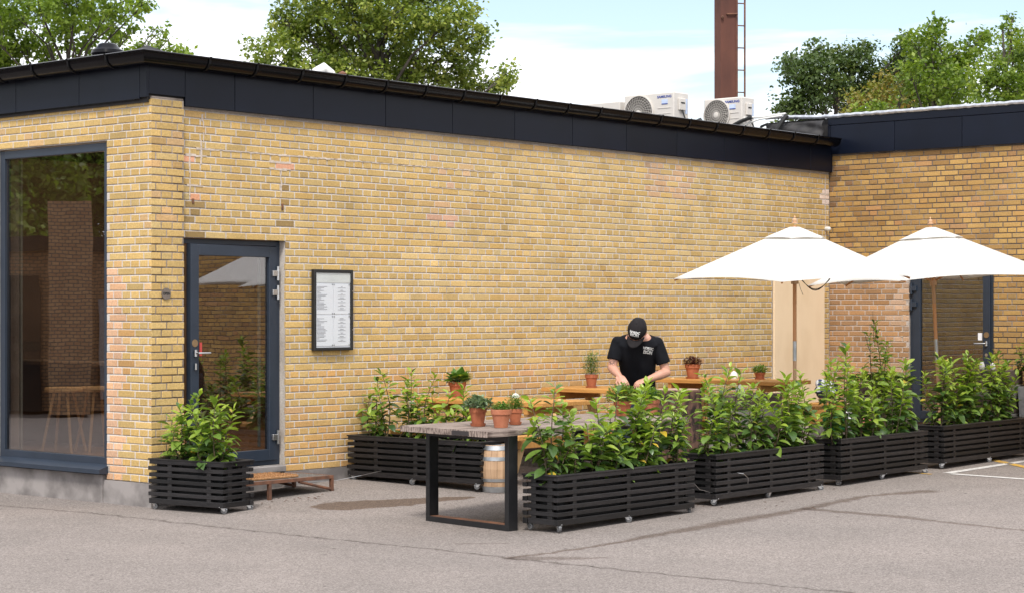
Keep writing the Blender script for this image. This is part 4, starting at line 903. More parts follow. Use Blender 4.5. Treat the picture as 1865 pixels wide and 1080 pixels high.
# ------------------------------------------------------------------ weathered table
tb = thing('weathered_table', 'long table of weathered planks on black steel loop legs', 'table', (1.68, -3.12, G(1.0, -3.2)-.004), 0)
zt_ = .735; Lt = 2.60; SKW = .13
for k, (y0, y1) in enumerate(((-.55, -.19), (-.186, .165), (.169, .52))):
    mb = MB(); nseg = 26; vs = []
    for i in range(nseg+1):
        x = -Lt/2+Lt*i/nseg+(random.uniform(-.012, .012) if i in (0, nseg) else 0); e0 = y0-(.012*math.sin(i*.9)+random.uniform(-.006, .006) if k == 0 else 0); e1 = y1+(.012*math.sin(i*.7)+random.uniform(-.006, .006) if k == 2 else 0)
        zt2 = zt_+.045+random.uniform(-.0016, .0016)
        vs += [(x+SKW*b_, b_, c_) for b_, c_ in ((e0+.004, zt_), (e1-.004, zt_), (e1, zt_+.012), (e1, zt2-.006), (e1-.006, zt2), (e0+.006, zt2), (e0, zt2-.006), (e0, zt_+.012))]
    f = []
    for i in range(nseg):
        for j in range(8): f.append((i*8+j, i*8+(j+1) % 8, (i+1)*8+(j+1) % 8, (i+1)*8+j))
    f += [tuple(range(8)), tuple(nseg*8+j for j in range(8))]
    mb.add(vs, f).build('plank', OLDWOOD, tb)
MB().bb((-Lt/2-.052, -.33, .739), (-Lt/2-.022, -.15, .773)).build('dark_patch', pm('tar_patch', (.035, .028, .028), None, .8), tb)
for x0_ in (-.985, .90):
    x = 0
    g_ = MB(); w_ = .10; d_ = .045; a, c = -.525, .475
    g_.bb((x-w_/2, a, .0), (x+w_/2, a+d_, .733), bev=.003); g_.bb((x-w_/2, c-d_, .0), (x+w_/2, c, .733), bev=.003); g_.bb((x-w_/2, a+d_, .0), (x+w_/2, c-d_, d_), bev=.003); g_.bb((x-w_/2, a+d_, .733-d_), (x+w_/2, c-d_, .733), bev=.003)
    lg_ = g_.build('steel_leg', BLKST, tb); ru_ = MB().bb((-.044, a+d_+.005, d_+.0005), (.044, c-d_-.005, d_+.002)).build('rusty_patch', RUST2, lg_); lg_.location = (x0_, 0, 0); lg_.rotation_euler = (0, 0, -math.atan(SKW))
# rusty step
st_ = thing('steel_step', 'rust-edged steel grating step in front of the glass door', 'step', (0, 0, 0))
x0, x1, y0, y1, zs = .55, 1.66, -.60, -.07, .205
fr = MB()
for a, b in (((x0, y0, zs-.03), (x1, y0+.03, zs)), ((x0, y1-.03, zs-.03), (x1, y1, zs)), ((x1-.03, y0+.03, zs-.03), (x1, y1-.03, zs)), ((x0, y0+.03, zs-.03), (x0+.03, y1-.03, zs))): fr.bb(a, b, bev=.002)
fr.build('edge_frame', RUST2, st_)
GRT = pm('worn_grating', (.36, .35, .34), (.20, .17, .15), .5, .4, scale=20)
gm = MB()
for k in range(34): x = x0+.035+k*(x1-x0-.07)/33; gm.bb((x-.004, y0+.03, zs-.022), (x+.004, y1-.03, zs-.003))
for k in range(14): y = y0+.05+k*(y1-y0-.1)/13; gm.bb((x0+.03, y-.005, zs-.016), (x1-.03, y+.005, zs-.001))
gm.bb((x0+.03, y0+.03, zs-.026), (x1-.03, y1-.03, zs-.023)); gm.build('grating', GRT, st_, kind='stuff')
for x in (x0+.35, x1):
    for yy in (y0, y1-.03): fr = MB().bb((x-.03, yy, G(x, yy)-.01), (x, yy+.03, zs-.031)); fr.build('leg', RUST2, st_)
for yy in (y0+.004, y1-.026): MB().tube([(x1-.015, yy+.01, G(x1, yy)+.015), (x1-.42, yy+.01, zs-.035)], .014, 6).build('brace', RUST2, st_)
cm = MB(); cm.box((1.02, -.34, zs+.012), (.56, .36, .022), bev=.006)
for k in range(900): cm.box((random.uniform(.745, 1.295), random.uniform(-.515, -.165), zs+.024), (.006, .006, .012), jit=.003)
tag(cm.build('doormat', COIR), 'orange-brown coir doormat lying on the steel step', 'doormat')

# ------------------------------------------------------------------ pots
def foliage(parent, z, r, h, mat, n, size, seed, kind='bush', name='foliage'):
    rg = np.random.default_rng(seed); mb = MB()
    for _ in range(n):
        a_ = rg.uniform(0, 2*PI); q = rg.uniform(0, 1)**.6
        if kind == 'spike': base = Vector((rg.normal()*r*.35, rg.normal()*r*.35, z)); hh = h*rg.uniform(.55, 1); sp2 = Vector((math.cos(a_), math.sin(a_), 0))*r*.35*rg.uniform(0, 1); c = base+Vector((0, 0, hh*rg.uniform(.05, 1)))+sp2
        elif kind == 'fan': c = Vector((math.cos(a_)*r*.35*q, math.sin(a_)*r*.35*q, z+rg.uniform(0, h*.35)))
        else: c = Vector((math.cos(a_)*r*q, math.sin(a_)*r*q, z+h*rg.uniform(.05, 1)*(1-.45*q*q)))
        if kind == 'fan': el = rg.uniform(.1, 1.35)
        else: el = rg.uniform(-.2, 1.2)
        b_ = a_+rg.uniform(-.9, .9); d = Vector((math.cos(b_)*math.cos(el), math.sin(b_)*math.cos(el), math.sin(el))); s_ = size*rg.uniform(.6, 1.2)
        sd_ = d.cross(Vector((0, 0, 1))).normalized()*s_*(.28 if kind != 'spike' else .10); up = sd_.cross(d)*.3
        v = [c, c+d*s_*.45+sd_+up, c+d*s_+Vector((0, 0, -.15*s_)), c+d*s_*.45-sd_+up, c+d*s_*.45]
        cc = (float(np.clip(rg.normal(.5, .25), 0, 1)), 0, 0); mb.add(v, [(0, 1, 4), (1, 2, 4), (0, 4, 3), (4, 2, 3)], 0, cc)
    return mb.build(name, mat, parent, cols=True, kind='stuff')
def pot(label, loc, r, h, mat, fol, saucer=True, name='potted_plant', group='terracotta pots with plants'):
    t_ = thing(name, label, 'potted plant', loc, 0, group); z = .012 if saucer else 0
    if saucer: MB().lathe([(0, 0), (r*.80, 0), (r*.92, .022), (r*.86, .022), (r*.76, .006), (0, .006)], 28).build('saucer', mat, t_, smooth=True)
    prof = [(0, z), (r*.66, z), (r*.90, z+h*.72), (r, z+h*.73), (r*1.02, z+h*.98), (r*.98, z+h), (r*.90, z+h), (r*.86, z+h*.86)]
    MB().lathe(prof, 32).build('pot', mat, t_, smooth=True); MB().lathe([(0, z+h*.88), (r*.87, z+h*.86)], 20).build('soil', SOIL, t_)
    for i, f in enumerate(fol): foliage(t_, z+h*f.get('z', .9), f['r'], f['h'], f['m'], f['n'], f['s'], i+int(loc[0]*100) % 97, f.get('k', 'bush'))
    return t_
tt = .790
zT = lambda x, y: tb.location.z+.783
pot('terracotta pot of grey-green sage on a saucer, leftmost on the weathered table', (.76, -3.16, zT(0, 0)), .070, .135, TERRA, [dict(r=.10, h=.10, m=FO_GREY, n=420, s=.05), dict(r=.11, h=.02, m=FO_HERB, n=20, s=.06)])
pot('widest chalky terracotta pot of clipped green herb on the weathered table', (.74, -3.42, zT(0, 0)), .080, .142, TERRA2, [dict(r=.065, h=.075, m=FO_HERB, n=520, s=.022)], saucer=False)
pot('terracotta pot of feathery herb tucked behind the widest pot', (1.12, -3.24, zT(0, 0)), .058, .115, TERRA, [dict(r=.075, h=.13, m=FO_HERB, n=520, s=.035, k='spike'), dict(r=.07, h=.09, m=FO_HERB, n=300, s=.02)])
pot('old terracotta pot of strap-leaved plant on the left picnic table near the wall', (3.62, -.34, .83), .088, .155, TERRA, [dict(r=.12, h=.10, m=FO_HERB, n=90, s=.15, k='fan'), dict(r=.10, h=.06, m=FO_GREY, n=160, s=.05)])
pot('terracotta pot of upright rosemary on the second picnic table', (5.42, -.62, .885), .068, .135, TERRA, [dict(r=.10, h=.27, m=FO_HERB, n=900, s=.035, k='spike'), dict(r=.11, h=.25, m=FO_GREY, n=500, s=.035, k='spike')])
pot('terracotta pot of dark red leaves on the third picnic table near the wall', (7.40, -.52, .925), .085, .16, TERRA, [dict(r=.10, h=.10, m=FO_RED, n=620, s=.030)])
pot('small low pot of dark green herb near the end of the third picnic table', (7.66, -1.26, .925), .062, .075, TERRA, [dict(r=.08, h=.09, m=FO_HERB, n=400, s=.03)])
pot('terracotta pot the gardener is working on at the table end', (3.00, -3.20, zT(0, 0)-.0), .078, .140, TERRA2, [dict(r=.10, h=.11, m=FO_HERB, n=520, s=.03), dict(r=.10, h=.12, m=FO_HERB, n=300, s=.03, k='spike')], saucer=False)
pot('pot of trailing reddish herb under the gardener\'s hands', (2.72, -3.10, zT(0, 0)), .08, .13, TERRA, [dict(r=.14, h=.16, m=FO_HERB, n=600, s=.035), dict(r=.15, h=.14, m=FO_TURN, n=500, s=.035)], saucer=False)
# barrel
bz_ = G(2.6, -1.8); br_ = thing('oak_barrel', 'small pale oak barrel with galvanised hoops behind the table leg', 'barrel', (2.60, -1.76, bz_))
NS = 18; H_ = .43
def brad(z): return .130+.036*math.sin(PI*max(0, min(1, z/H_)))
for k in range(NS):
    a0, a1 = 2*PI*k/NS+.008, 2*PI*(k+1)/NS-.008; vs = []
    for i in range(7):
        z = H_*i/6; r_ = brad(z)+random.uniform(0, .0006)
        vs += [(r_*math.cos(a0), r_*math.sin(a0), z), (r_*math.cos(a1), r_*math.sin(a1), z), ((r_-.014)*math.cos(a1), (r_-.014)*math.sin(a1), z), ((r_-.014)*math.cos(a0), (r_-.014)*math.sin(a0), z)]
    f = [(i*4+j, i*4+(j+1) % 4, (i+1)*4+(j+1) % 4, (i+1)*4+j) for i in range(6) for j in range(4)]+[(0, 1, 2, 3), (24, 25, 26, 27)]
    MB().add(vs, f).build('stave', OAK, br_)
MB().lathe([(0, H_-.02), (.12, H_-.02)], 24).build('barrel_head', OAK, br_); MB().lathe([(0, .02), (.12, .02)], 24).build('barrel_head', OAK, br_)
for z0_, z1_ in ((.002, .055), (.10, .128), (.292, .325), (.385, .425)):
    MB().lathe([(brad(z0_)+.0005, z0_), (brad(z0_)+.003, z0_), (brad(z1_)+.003, z1_), (brad(z1_)+.0005, z1_)], 36).build('hoop', GALV, br_, smooth=True)
# picnic tables
def picnic(x, y, z, label):
    t_ = thing('picnic_table', label, 'picnic table', (x, y, z), 0, 'ochre picnic tables set end-on to the wall')
    if not PIC:
        PIC['top'] = MB().box((0, 0, 0), (.142, 1.64, .042), bev=.004).mesh('plank', OCHRE); PIC['seat'] = MB().box((0, 0, 0), (.25, 1.64, .042), bev=.004).mesh('seat_plank', OCHRE)
        PIC['leg'] = MB().box((0, 0, 0), (.095, .045, .86), bev=.004, mtx=Matrix.Rotation(R(24), 3, 'Y')).mesh('leg', PINE); PIC['leg2'] = MB().box((0, 0, 0), (.095, .045, .86), bev=.004, mtx=Matrix.Rotation(R(-24), 3, 'Y')).mesh('leg', PINE)
        PIC['beam'] = MB().box((0, 0, 0), (1.36, .045, .095), bev=.004).mesh('seat_beam', OCHRE); PIC['cleat'] = MB().box((0, 0, 0), (.70, .045, .075), bev=.004).mesh('cleat', OCHRE); PIC['brace'] = MB().box((0, 0, 0), (.045, .8, .07), bev=.004, mtx=Matrix.Rotation(R(38), 3, 'X')).mesh('brace', OCHRE)
    for k in range(5): link('plank', PIC['top'], t_, (-.296+.148*k, 0, .724))
    for s_ in (-1, 1):
        link('seat_plank', PIC['seat'], t_, (s_*.58, 0, .43)); yy = s_*.60
        link('seat_beam', PIC['beam'], t_, (0, yy, .36)); link('cleat', PIC['cleat'], t_, (0, yy, .665))
        link('leg', PIC['leg'], t_, (-.36+.0, yy+.046, .345)); link('leg', PIC['leg2'], t_, (.36, yy+.046, .345))
PIC = {}
picnic(3.53, -1.0, G(3.5, -1)+.0, 'ochre picnic table nearest the glass door, behind the three pots')
picnic(5.48, -1.0, G(5.5, -1)+.01, 'ochre picnic table with the rosemary pot, left of and behind the gardener')
picnic(7.47, -1.0, G(7.5, -1)+.015, 'ochre picnic table before the cream board, with the red-leaved pot')
def lamp_egg(label, loc, r, h, jar=False):
    t_ = thing('table_lantern', label, 'lantern', loc, 0, 'white lanterns on the tables')
    MB().lathe([(0, 0), (r*.8, 0), (r, h*.25), (r*.95, h*.5), (r*.55, h*.85), (0, h)], 20).build('shade', WHITE, t_, smooth=True); MB().lathe([(0, -.002), (r*.82, -.002), (r*.82, .006), (0, .006)], 20).build('base', GALV, t_)
    if jar: MB().lathe([(r*1.25, 0), (r*1.4, h*.5), (r*1.3, h*1.1), (r*.8, h*1.5), (0, h*1.6)], 20).build('glass_cover', CLEAR, t_, smooth=True)
lamp_egg('white egg-shaped lantern by the wall on the third picnic table', (7.60, -.95, .925), .05, .10)
lamp_egg('white lantern lower and nearer than the egg-shaped one on the wooden stack', (6.02, -2.1, .846), .05, .10)
lamp_egg('white lantern under a glass cover on the first picnic table', (3.80, -.95, .835), .042, .06, True)
# log
lg = thing('log_stump', 'big upright log with dark bark and pale sawn top beside the gardener', 'log', (4.86, -2.13, G(4.9, -2.1)))
mb = MB(); vs = []; sg_ = 36; rows = [0, .06, .2, .34, .48, .62, .74, .84, .85]
for j, z in enumerate(rows):
    for k in range(sg_):
        a_ = 2*PI*k/sg_; rr = .255*(1+.05*math.sin(3*a_+1)+.035*math.sin(7*a_)+.03*math.sin(z*9+a_*4))+random.uniform(-.012, .012)*(j < 8)-(.03 if j == 8 else 0); vs.append((rr*math.cos(a_), rr*math.sin(a_), z))
mb.add(vs, [(j*sg_+k, j*sg_+(k+1) % sg_, (j+1)*sg_+(k+1) % sg_, (j+1)*sg_+k) for j in range(len(rows)-1) for k in range(sg_)]); mb.build('bark', BARK, lg, smooth=True, autos=60)
MB().lathe([(0, .858), (.12, .856), (.232, .852), (.228, .84)], 36).build('sawn_top', CUT, lg, smooth=True)
# sleeper stacks
def stack(label, x0, x1, y0, y1, n, h, mats, along='x', z=None):
    t_ = thing('sleeper_stack', label, 'wooden stack', ((x0+x1)/2, (y0+y1)/2, z if z is not None else G((x0+x1)/2, (y0+y1)/2)-.01), 0, 'stacks of weathered timber')
    for k in range(n):
        hh = h/n; sx_ = (x1-x0)*random.uniform(.95, 1.0); sy_ = (y1-y0)*random.uniform(.95, 1.0)
        MB().box((random.uniform(-.01, .01), random.uniform(-.01, .01), hh*(k+.5)), (sx_, sy_, hh-.006), bev=.008, jit=.002).build('sleeper', mats[k % len(mats)], t_)
    return t_
stack('low stack of grey weathered sleepers behind the shrubs beside the left picnic table', 4.36, 4.62, -1.9, -.5, 3, .36, [SLEEP_G, OLDWOOD2])
stack('stack of grey and brown sleepers behind the second planter shrubs', 5.65, 6.55, -2.28, -1.95, 5, .76, [OLDWOOD2, SLEEP_G])
stack('stack of weathered sleepers left of the wing door, behind the third planter', 9.0, 9.9, -1.95, -1.6, 5, .70, [OLDWOOD2, SLEEP_G])
stack('tall stack of dark sleepers right of the wing door', 10.72, 11.1, -2.78, -2.30, 5, .867, [OLDWOOD2, SLEEP_G])
lamp_egg('square-shouldered white lantern on the timber stack right of the wing door', (10.76, -2.40, 1.0), .034, .10); lamp_egg('pointed white lantern, right one on the timber stack by the wing door', (10.80, -2.52, 1.0), .036, .08)
foliage(thing('succulent_trough', 'row of low red-green succulents on top of the stack left of the wing door', 'plants', (9.45, -1.78, .848)), 0, .38, .12, FO_HERB, 700, .07, 5)
shrub('bushy green plant leaning against the wall right of the wing door', (10.95, -2.72, .98), [(0, 0, .04, -.14, .34), (0, 0, .02, -.22, .22), (0, 0, 0, -.05, .28)], 90, 91, None, .62, .2, 'bushy_plant')
bk = thing('metal_bucket', 'grey galvanised square bucket on the ground against the right wall', 'bucket', (10.98, -2.98, .50)); MB().add([(-.11, -.13, -.35), (.11, -.13, -.35), (.11, .13, -.35), (-.11, .13, -.35), (-.13, -.16, .30), (.13, -.16, .30), (.13, .16, .30), (-.13, .16, .30)], [(0, 1, 5, 4), (1, 2, 6, 5), (2, 3, 7, 6), (3, 0, 4, 7), (0, 3, 2, 1), (4, 5, 6, 7)]).build('bucket_body', GALV, bk)
pot('terracotta pot of red-tinged plant standing on the metal bucket', (10.98, -2.98, .80), .10, .14, TERRA, [dict(r=.13, h=.16, m=FO_HERB, n=180, s=.09), dict(r=.10, h=.2, m=FO_RED, n=90, s=.06)])
shrub('small sprouting weed at the right edge behind the last planter', (9.6, -3.2, .12), [(0, 0, .05, 0, .34), (.05, .05, .1, 0, .3), (0, .1, -.05, .1, .38)], 40, 93, None, .6, .5, 'weed')
# odds and ends by the cream board
def blob(name, label, cat, loc, r, mat, seed, sc=(1, 1, 1)):
    rn = random.Random(seed); bm = bmesh.new(); bmesh.ops.create_icosphere(bm, subdivisions=3, radius=r)
    for v in bm.verts: k = 1+.16*math.sin(v.co.x*37+seed)+.13*math.sin(v.co.y*41+2*seed)+.1*math.sin(v.co.z*53+seed); v.co = Vector((v.co.x*k*sc[0], v.co.y*k*sc[1], v.co.z*k*sc[2]))
    me = bpy.data.meshes.new(name); bm.to_mesh(me); bm.free(); me.materials.append(mat); me.polygons.foreach_set('use_smooth', [True]*len(me.polygons)); o = link(name, me, None, loc); return tag(o, label, cat)
BLW = pm('blue_white_cloth', (.60, .62, .66), (.035, .05, .11), .8, scale=14, detail=1, lo=.46, hi=.52)
blob('crumpled_cloth', 'crumpled blue and white cloth bag beside the cream board', 'cloth', (8.6, -1.55, .80), .13, BLW, 3, (1.2, 1, .8))
stack('low pale crate under the cloth bag beside the cream board', 8.45, 8.75, -1.7, -1.4, 2, .50, [SLEEP_G, OCHRE])
stack('low plank platform under the green bag and pink cloth', 7.9, 8.65, -2.28, -1.85, 1, .17, [SLEEP_G])
blob('green_bag', 'green translucent plastic bag on the ground behind the planters', 'bag', (8.05, -2.0, .46), .12, pm('green_plastic', (.03, .30, .10), (.02, .2, .07), .3), 5)
blob('pink_cloth', 'small pink cloth lying beside the green bag', 'cloth', (8.47, -2.12, .42), .08, pm('pink_cloth', (.75, .20, .22), None, .8), 6)
blob('foil_bag', 'silvery crumpled bag above the pink cloth', 'bag', (8.40, -1.93, .47), .11, pm('foil', (.6, .6, .62), (.2, .2, .24), .4, .3, scale=20), 7)

# ------------------------------------------------------------------ umbrellas
def umbrella(label, x, y, Rr, rot, zr, za, lean, tilt, sleeve, upper):
    t_ = thing('market_umbrella', label, 'umbrella', (x, y, G(x, y)), 0, 'white hexagonal market umbrellas'); t_.rotation_euler = lean.to_euler()
    g0 = G(x, y); zr -= g0; za -= g0
    def prof(s_): return za-(za-zr)*(s_**.99)
    mb = MB(); ns, nt_ = 10, 10; vid = {}
    TQ = tilt
    def vert(sec, i, j):
        a0 = rot+sec*PI/3; a1 = a0+PI/3; s_ = .055+(.945)*i/ns; f = j/nt_
        p0 = Vector((math.cos(a0), math.sin(a0), 0)); p1 = Vector((math.cos(a1), math.sin(a1), 0)); q = p0.lerp(p1, f)
        sc = 1-.055*math.sin(PI*f)*s_**3; sag = -.020*math.sin(PI*f)*math.sin(PI*s_)
        v = Vector((q.x*Rr*s_*sc, q.y*Rr*s_*sc, prof(s_*sc)+sag-za)); return TQ @ v+Vector((0, 0, za))
    for sec in range(6):
        vs = [vert(sec, i, j) for i in range(ns+1) for j in range(nt_+1)]
        mb.add(vs, [(i*(nt_+1)+j, i*(nt_+1)+j+1, (i+1)*(nt_+1)+j+1, (i+1)*(nt_+1)+j) for i in range(ns) for j in range(nt_)])
    me = mb.mesh('canopy', FABR, True, autos=None); bm = bmesh.new(); bm.from_mesh(me); bmesh.ops.remove_doubles(bm, verts=bm.verts, dist=.0005); bm.to_mesh(me); bm.free()
    cn = link('canopy', me, t_); s2 = cn.modifiers.new('s', 'SOLIDIFY'); s2.thickness = .002
    vm = MB(); n1 = 6
    for sec in range(6):
        vs = []
        for i in range(n1+1):
            for j in range(7):
                a0 = rot+sec*PI/3; f = j/6; s_ = i/n1; p0 = Vector((math.cos(a0), math.sin(a0), 0)); p1 = Vector((math.cos(a0+PI/3), math.sin(a0+PI/3), 0)); q = p0.lerp(p1, f); rr = (.05+.30*s_)*(1-.06*math.sin(PI*f)*s_*s_)*Rr/1.35
                vs.append(TQ @ Vector((q.x*rr, q.y*rr, prof(rr/Rr)-za+.006+.008*s_))+Vector((0, 0, za)))
        vm.add(vs, [(i*7+j, i*7+j+1, (i+1)*7+j+1, (i+1)*7+j) for i in range(n1) for j in range(6)])
    me = vm.mesh('vent_cap', FABR, True, autos=None); bm = bmesh.new(); bm.from_mesh(me); bmesh.ops.remove_doubles(bm, verts=bm.verts, dist=.0005); bm.to_mesh(me); bm.free(); vc = link('vent_cap', me, t_); s3 = vc.modifiers.new('s', 'SOLIDIFY'); s3.thickness = .002
    for sec in range(6):
        a0 = rot+sec*PI/3; e = TQ @ Vector((math.cos(a0)*Rr*.985, math.sin(a0)*Rr*.985, zr-za-.012))+Vector((0, 0, za)); c0 = Vector((0, 0, za-.03)); MB().tube([c0, c0.lerp(e, .5)+Vector((0, 0, -.012)), e], .010, 6).build('rib', POLE, t_)
        h1 = c0.lerp(e, .48); MB().tube([(0, 0, zr-.02), h1], .008, 6).build('strut', POLE, t_)
    MB().tube([(0, 0, zr-.06), (0, 0, zr+.0)], .038, 14).build('runner', POLE_P, t_)
    MB().tube([(0, 0, .0), (0, 0, sleeve[0])], .0185, 14).build('lower_pole', POLE_P, t_); MB().tube([(0, 0, sleeve[0]), (0, 0, sleeve[1])], .0205, 14).build('metal_sleeve', GALV, t_); MB().tube([(0, 0, sleeve[1]), (0, 0, za)], .0190, 14).build('upper_pole', POLE, t_, smooth=True)
    if upper: MB().tube([(0, 0, zr-.26), (0, 0, zr-.061)], .0198, 14).build('worn_sleeve', POLE if upper == 1 else POLE_P, t_)
    MB().lathe([(.05, 0), (.052, .012), (.03, .02), (.034, .045), (.036, .06), (.022, .078), (.010, .082), (.012, .092), (.016, .102), (.010, .115), (.004, .124), (0, .126)], 18, c=(0, 0, za+.018), mtx=Matrix.Scale(.66, 3)).build('finial', POLE_P, t_, smooth=True)
    MB().box((0, 0, .045), (.42, .42, .09), bev=.02).build('base', BLKST, t_)
    return t_
Q = Quaternion
lat_ax = RT; fw_ax = FW
ang0 = math.atan2((-RT).y, (-RT).x)            # world angle of picture-left
def vrot(t_deg): return ang0+R(t_deg)           # CCW from picture-left = towards viewer
ux, uy = 6.13, -2.69
u1 = umbrella('white market umbrella in front of the cream board, the left one', ux, uy, 1.325, vrot(16.6), 2.03, 2.565, Q(), Q(lat_ax, R(2.5)), (1.12, 1.32), 1)
u2 = umbrella('white market umbrella in front of the wing door, the right one', 9.00, -2.80, 1.44, vrot(3.5), 2.045, 2.655, Q(fw_ax, R(-2.7)), Q(), (1.03, 1.28), 2)
U3 = door_mirror(world(506, 27, 566))
u3 = umbrella('third white umbrella standing out of view to the right, seen in the door glass', U3.x, U3.y, 1.4, vrot(10), 2.05, 2.66, Q(), Q(), (1.0, 1.25), 0)
cl_ = MB()
for s_ in (0, .05, .1): cl_.tube([Vector((ux, uy, 2.02))+RT*(.06+.30*q)+Vector((0, 0, -.10*math.sin(PI*q)*(1+s_*3)+s_*.15)) for q in [i/10 for i in range(11)]], .003, 4)
cl_.tube([Vector((ux, uy, 1.99))+RT*.04, Vector((ux, uy, 1.92))+RT*.06, Vector((ux, uy, 1.86))+RT*.085], .0025, 4)
cl_.build('cord', RUBB, None); bpy.data.objects['cord'].name = 'dangling_cord'; tag(bpy.data.objects['dangling_cord'], 'thin black cord looped under the left umbrella beside its pole', 'cord')
# fallen leaves
fl = MB()
for (cx, cy, n_, sp3) in ((2.62, -3.72, 60, .14), (.95, -3.25, 30, .10), (1.0, -.85, 26, .2), (3.3, -4.15, 22, .7)):
    for _ in range(n_):
        x, y = random.gauss(cx, sp3), random.gauss(cy, sp3*.5); a_ = random.uniform(0, 6.3); s_ = random.uniform(.008, .022); z = G(x, y)+.006
        fl.add([(x+s_*math.cos(a_), y+s_*math.sin(a_), z), (x-s_*.4*math.sin(a_), y+s_*.4*math.cos(a_), z+.006), (x-s_*math.cos(a_), y-s_*math.sin(a_), z+.002), (x+s_*.4*math.sin(a_), y-s_*.4*math.cos(a_), z+.005)], [(0, 1, 2, 3)])
fl.build('leaf_litter', pm('dead_leaf', (.20, .085, .04), (.08, .04, .02), .9, scale=40), kind='stuff')
# ------------------------------------------------------------------ interior things seen through the glass
SP_ = [world(178, 19.5, 566), world(116, 19.3, 566)]
for i, (x, y) in enumerate([(q.x, q.y) for q in SP_]):
    s_ = thing('bar_stool', 'wooden stool with splayed pale legs inside the big window, '+('right one' if i == 0 else 'left one'), 'stool', (x, y, .3), i*.7, 'stools inside')
    MB().lathe([(0, .60), (.18, .60), (.19, .62), (.18, .645), (0, .645)], 24).build('seat', PINE, s_, smooth=True)
    for a_ in (.6, 2.2, 3.7, 5.3): MB().tube([(.10*math.cos(a_), .10*math.sin(a_), .60), (.23*math.cos(a_), .23*math.sin(a_), 0)], .014, 8).build('leg', PINE, s_, smooth=True)
CP_ = world(85, 20.6, 566)
tbx = thing('bar_counter', 'dark counter with wine glasses inside the big window', 'counter', (CP_.x, CP_.y, .3)); MB().box((0, 0, .86), (.5, 2.2, .04), bev=.004).build('counter_top', INTW, tbx); MB().box((.1, 0, .42), (.05, 2.1, .83)).build('counter_front', INTW, tbx)
gl_ = MB().lathe([(0, 0), (.034, .001), (.034, .004), (.004, .010), (.004, .085), (.03, .11), (.038, .145), (.030, .20), (.029, .20), (.036, .145), (.028, .112), (0, .09)], 18).mesh('bowl', CLEAR, True)
for i, px in enumerate((44, 52, 58, 64, 72, 84, 96)):
    q = world(px, 20.45+.06*(i % 3), 566); o = link('wine_glass', gl_, None, (q.x, q.y, 1.181)); tag(o, 'clear stemmed wine glass, '+['leftmost', 'second from left', 'third from left', 'fourth from left', 'fifth from left', 'second from right', 'rightmost'][i]+' on the counter inside the window', 'glass', 'wine glasses on the counter inside')
tag(MB().bb((.29, 2.26, .34), (.31, 2.415, 3.19)).build('blind_strip', pm('pale_blind', (.50, .55, .53), (.44, .49, .47), .8)), 'pale vertical blind strip inside the big window', 'blind')

# ------------------------------------------------------------------ the gardener
MX = Vector((3.50, -2.66, G(3.5, -2.7)))
def mp(r_, w_, z): return RT*r_ - FW*w_ + Vector((0, 0, z))          # right in the picture, towards the viewer, up
man = thing('person', 'person in black t-shirt and black cap bending over the pots behind the table', 'person', MX)
def ell(mb, c, u, v, w_, n=14):
    vs = []; c = Vector(c)
    for i in range(1, n):
        th = PI*i/n
        for k in range(2*n):
            ph = PI*k/n; vs.append(c+u*math.sin(th)*math.cos(ph)+v*math.sin(th)*math.sin(ph)+w_*math.cos(th))
    m_ = 2*n; fs = [(i*m_+k, i*m_+(k+1) % m_, (i+1)*m_+(k+1) % m_, (i+1)*m_+k) for i in range(n-2) for k in range(m_)]
    vs += [c+w_, c-w_]; a = len(vs)-2; fs += [(a, (k+1) % m_, k) for k in range(m_)]+[(a+1, (n-2)*m_+k, (n-2)*m_+(k+1) % m_) for k in range(m_)]
    mb.add(vs, fs)
def limb(mb, pts, rs, seg=14):
    mb.tube(pts, rs, seg)
    for p_, r_ in ((pts[0], rs[0]), (pts[-1], rs[-1])): ell(mb, p_, Vector((r_, 0, 0)), Vector((0, r_, 0)), Vector((0, 0, r_)), 7)
def remesh(mb, name, mat, vox, it=5, fac=.5):
    me = mb.mesh(name, mat); o = bpy.data.objects.new(name, me); COL.objects.link(o)
    m1 = o.modifiers.new('r', 'REMESH'); m1.mode = 'VOXEL'; m1.voxel_size = vox
    m2 = o.modifiers.new('s', 'SMOOTH'); m2.factor = fac; m2.iterations = it
    dg = bpy.context.evaluated_depsgraph_get(); me2 = bpy.data.meshes.new_from_object(o.evaluated_get(dg)); bpy.data.objects.remove(o)
    me2.polygons.foreach_set('use_smooth', [True]*len(me2.polygons)); me2.name = name
    if not me2.materials: me2.materials.append(mat)
    return link(name, me2, man)
# joints
hipL, hipR = mp(-.095, -.02, .90), mp(.095, -.02, .90)
pelvis = mp(.01, -.02, .95); waist = mp(.015, .03, 1.06); chest = mp(.0, .13, 1.27); neckb = mp(.005, .235, 1.435); head = mp(-.012, .335, 1.475)
shL, shR = mp(-.178, .165, 1.375), mp(.178, .165, 1.370)
elL, elR = mp(-.232, .20, 1.145), mp(.262, .16, 1.10)
wrL, wrR = mp(-.175, .37, 1.075), mp(.085, .37, 1.045)
fdir = mp(-.28, .50, -.80).normalized()       # where the face looks
hup = (Vector((0, 0, 1))*.75+mp(-.06, .75, 0)); hup = (hup-fdir*hup.dot(fdir)).normalized(); hri = fdir.cross(hup).normalized()
bd = MB()
ell(bd, head, hri*.073, fdir*.098, hup*.108); ell(bd, head+fdir*.035-hup*.055, hri*.056, fdir*.062, hup*.058)       # skull, jaw
ell(bd, head+fdir*.098-hup*.012, hri*.013, fdir*.022, hup*.020, 7); ell(bd, head+fdir*.10-hup*.03, hri*.018, fdir*.014, hup*.01, 7)   # nose
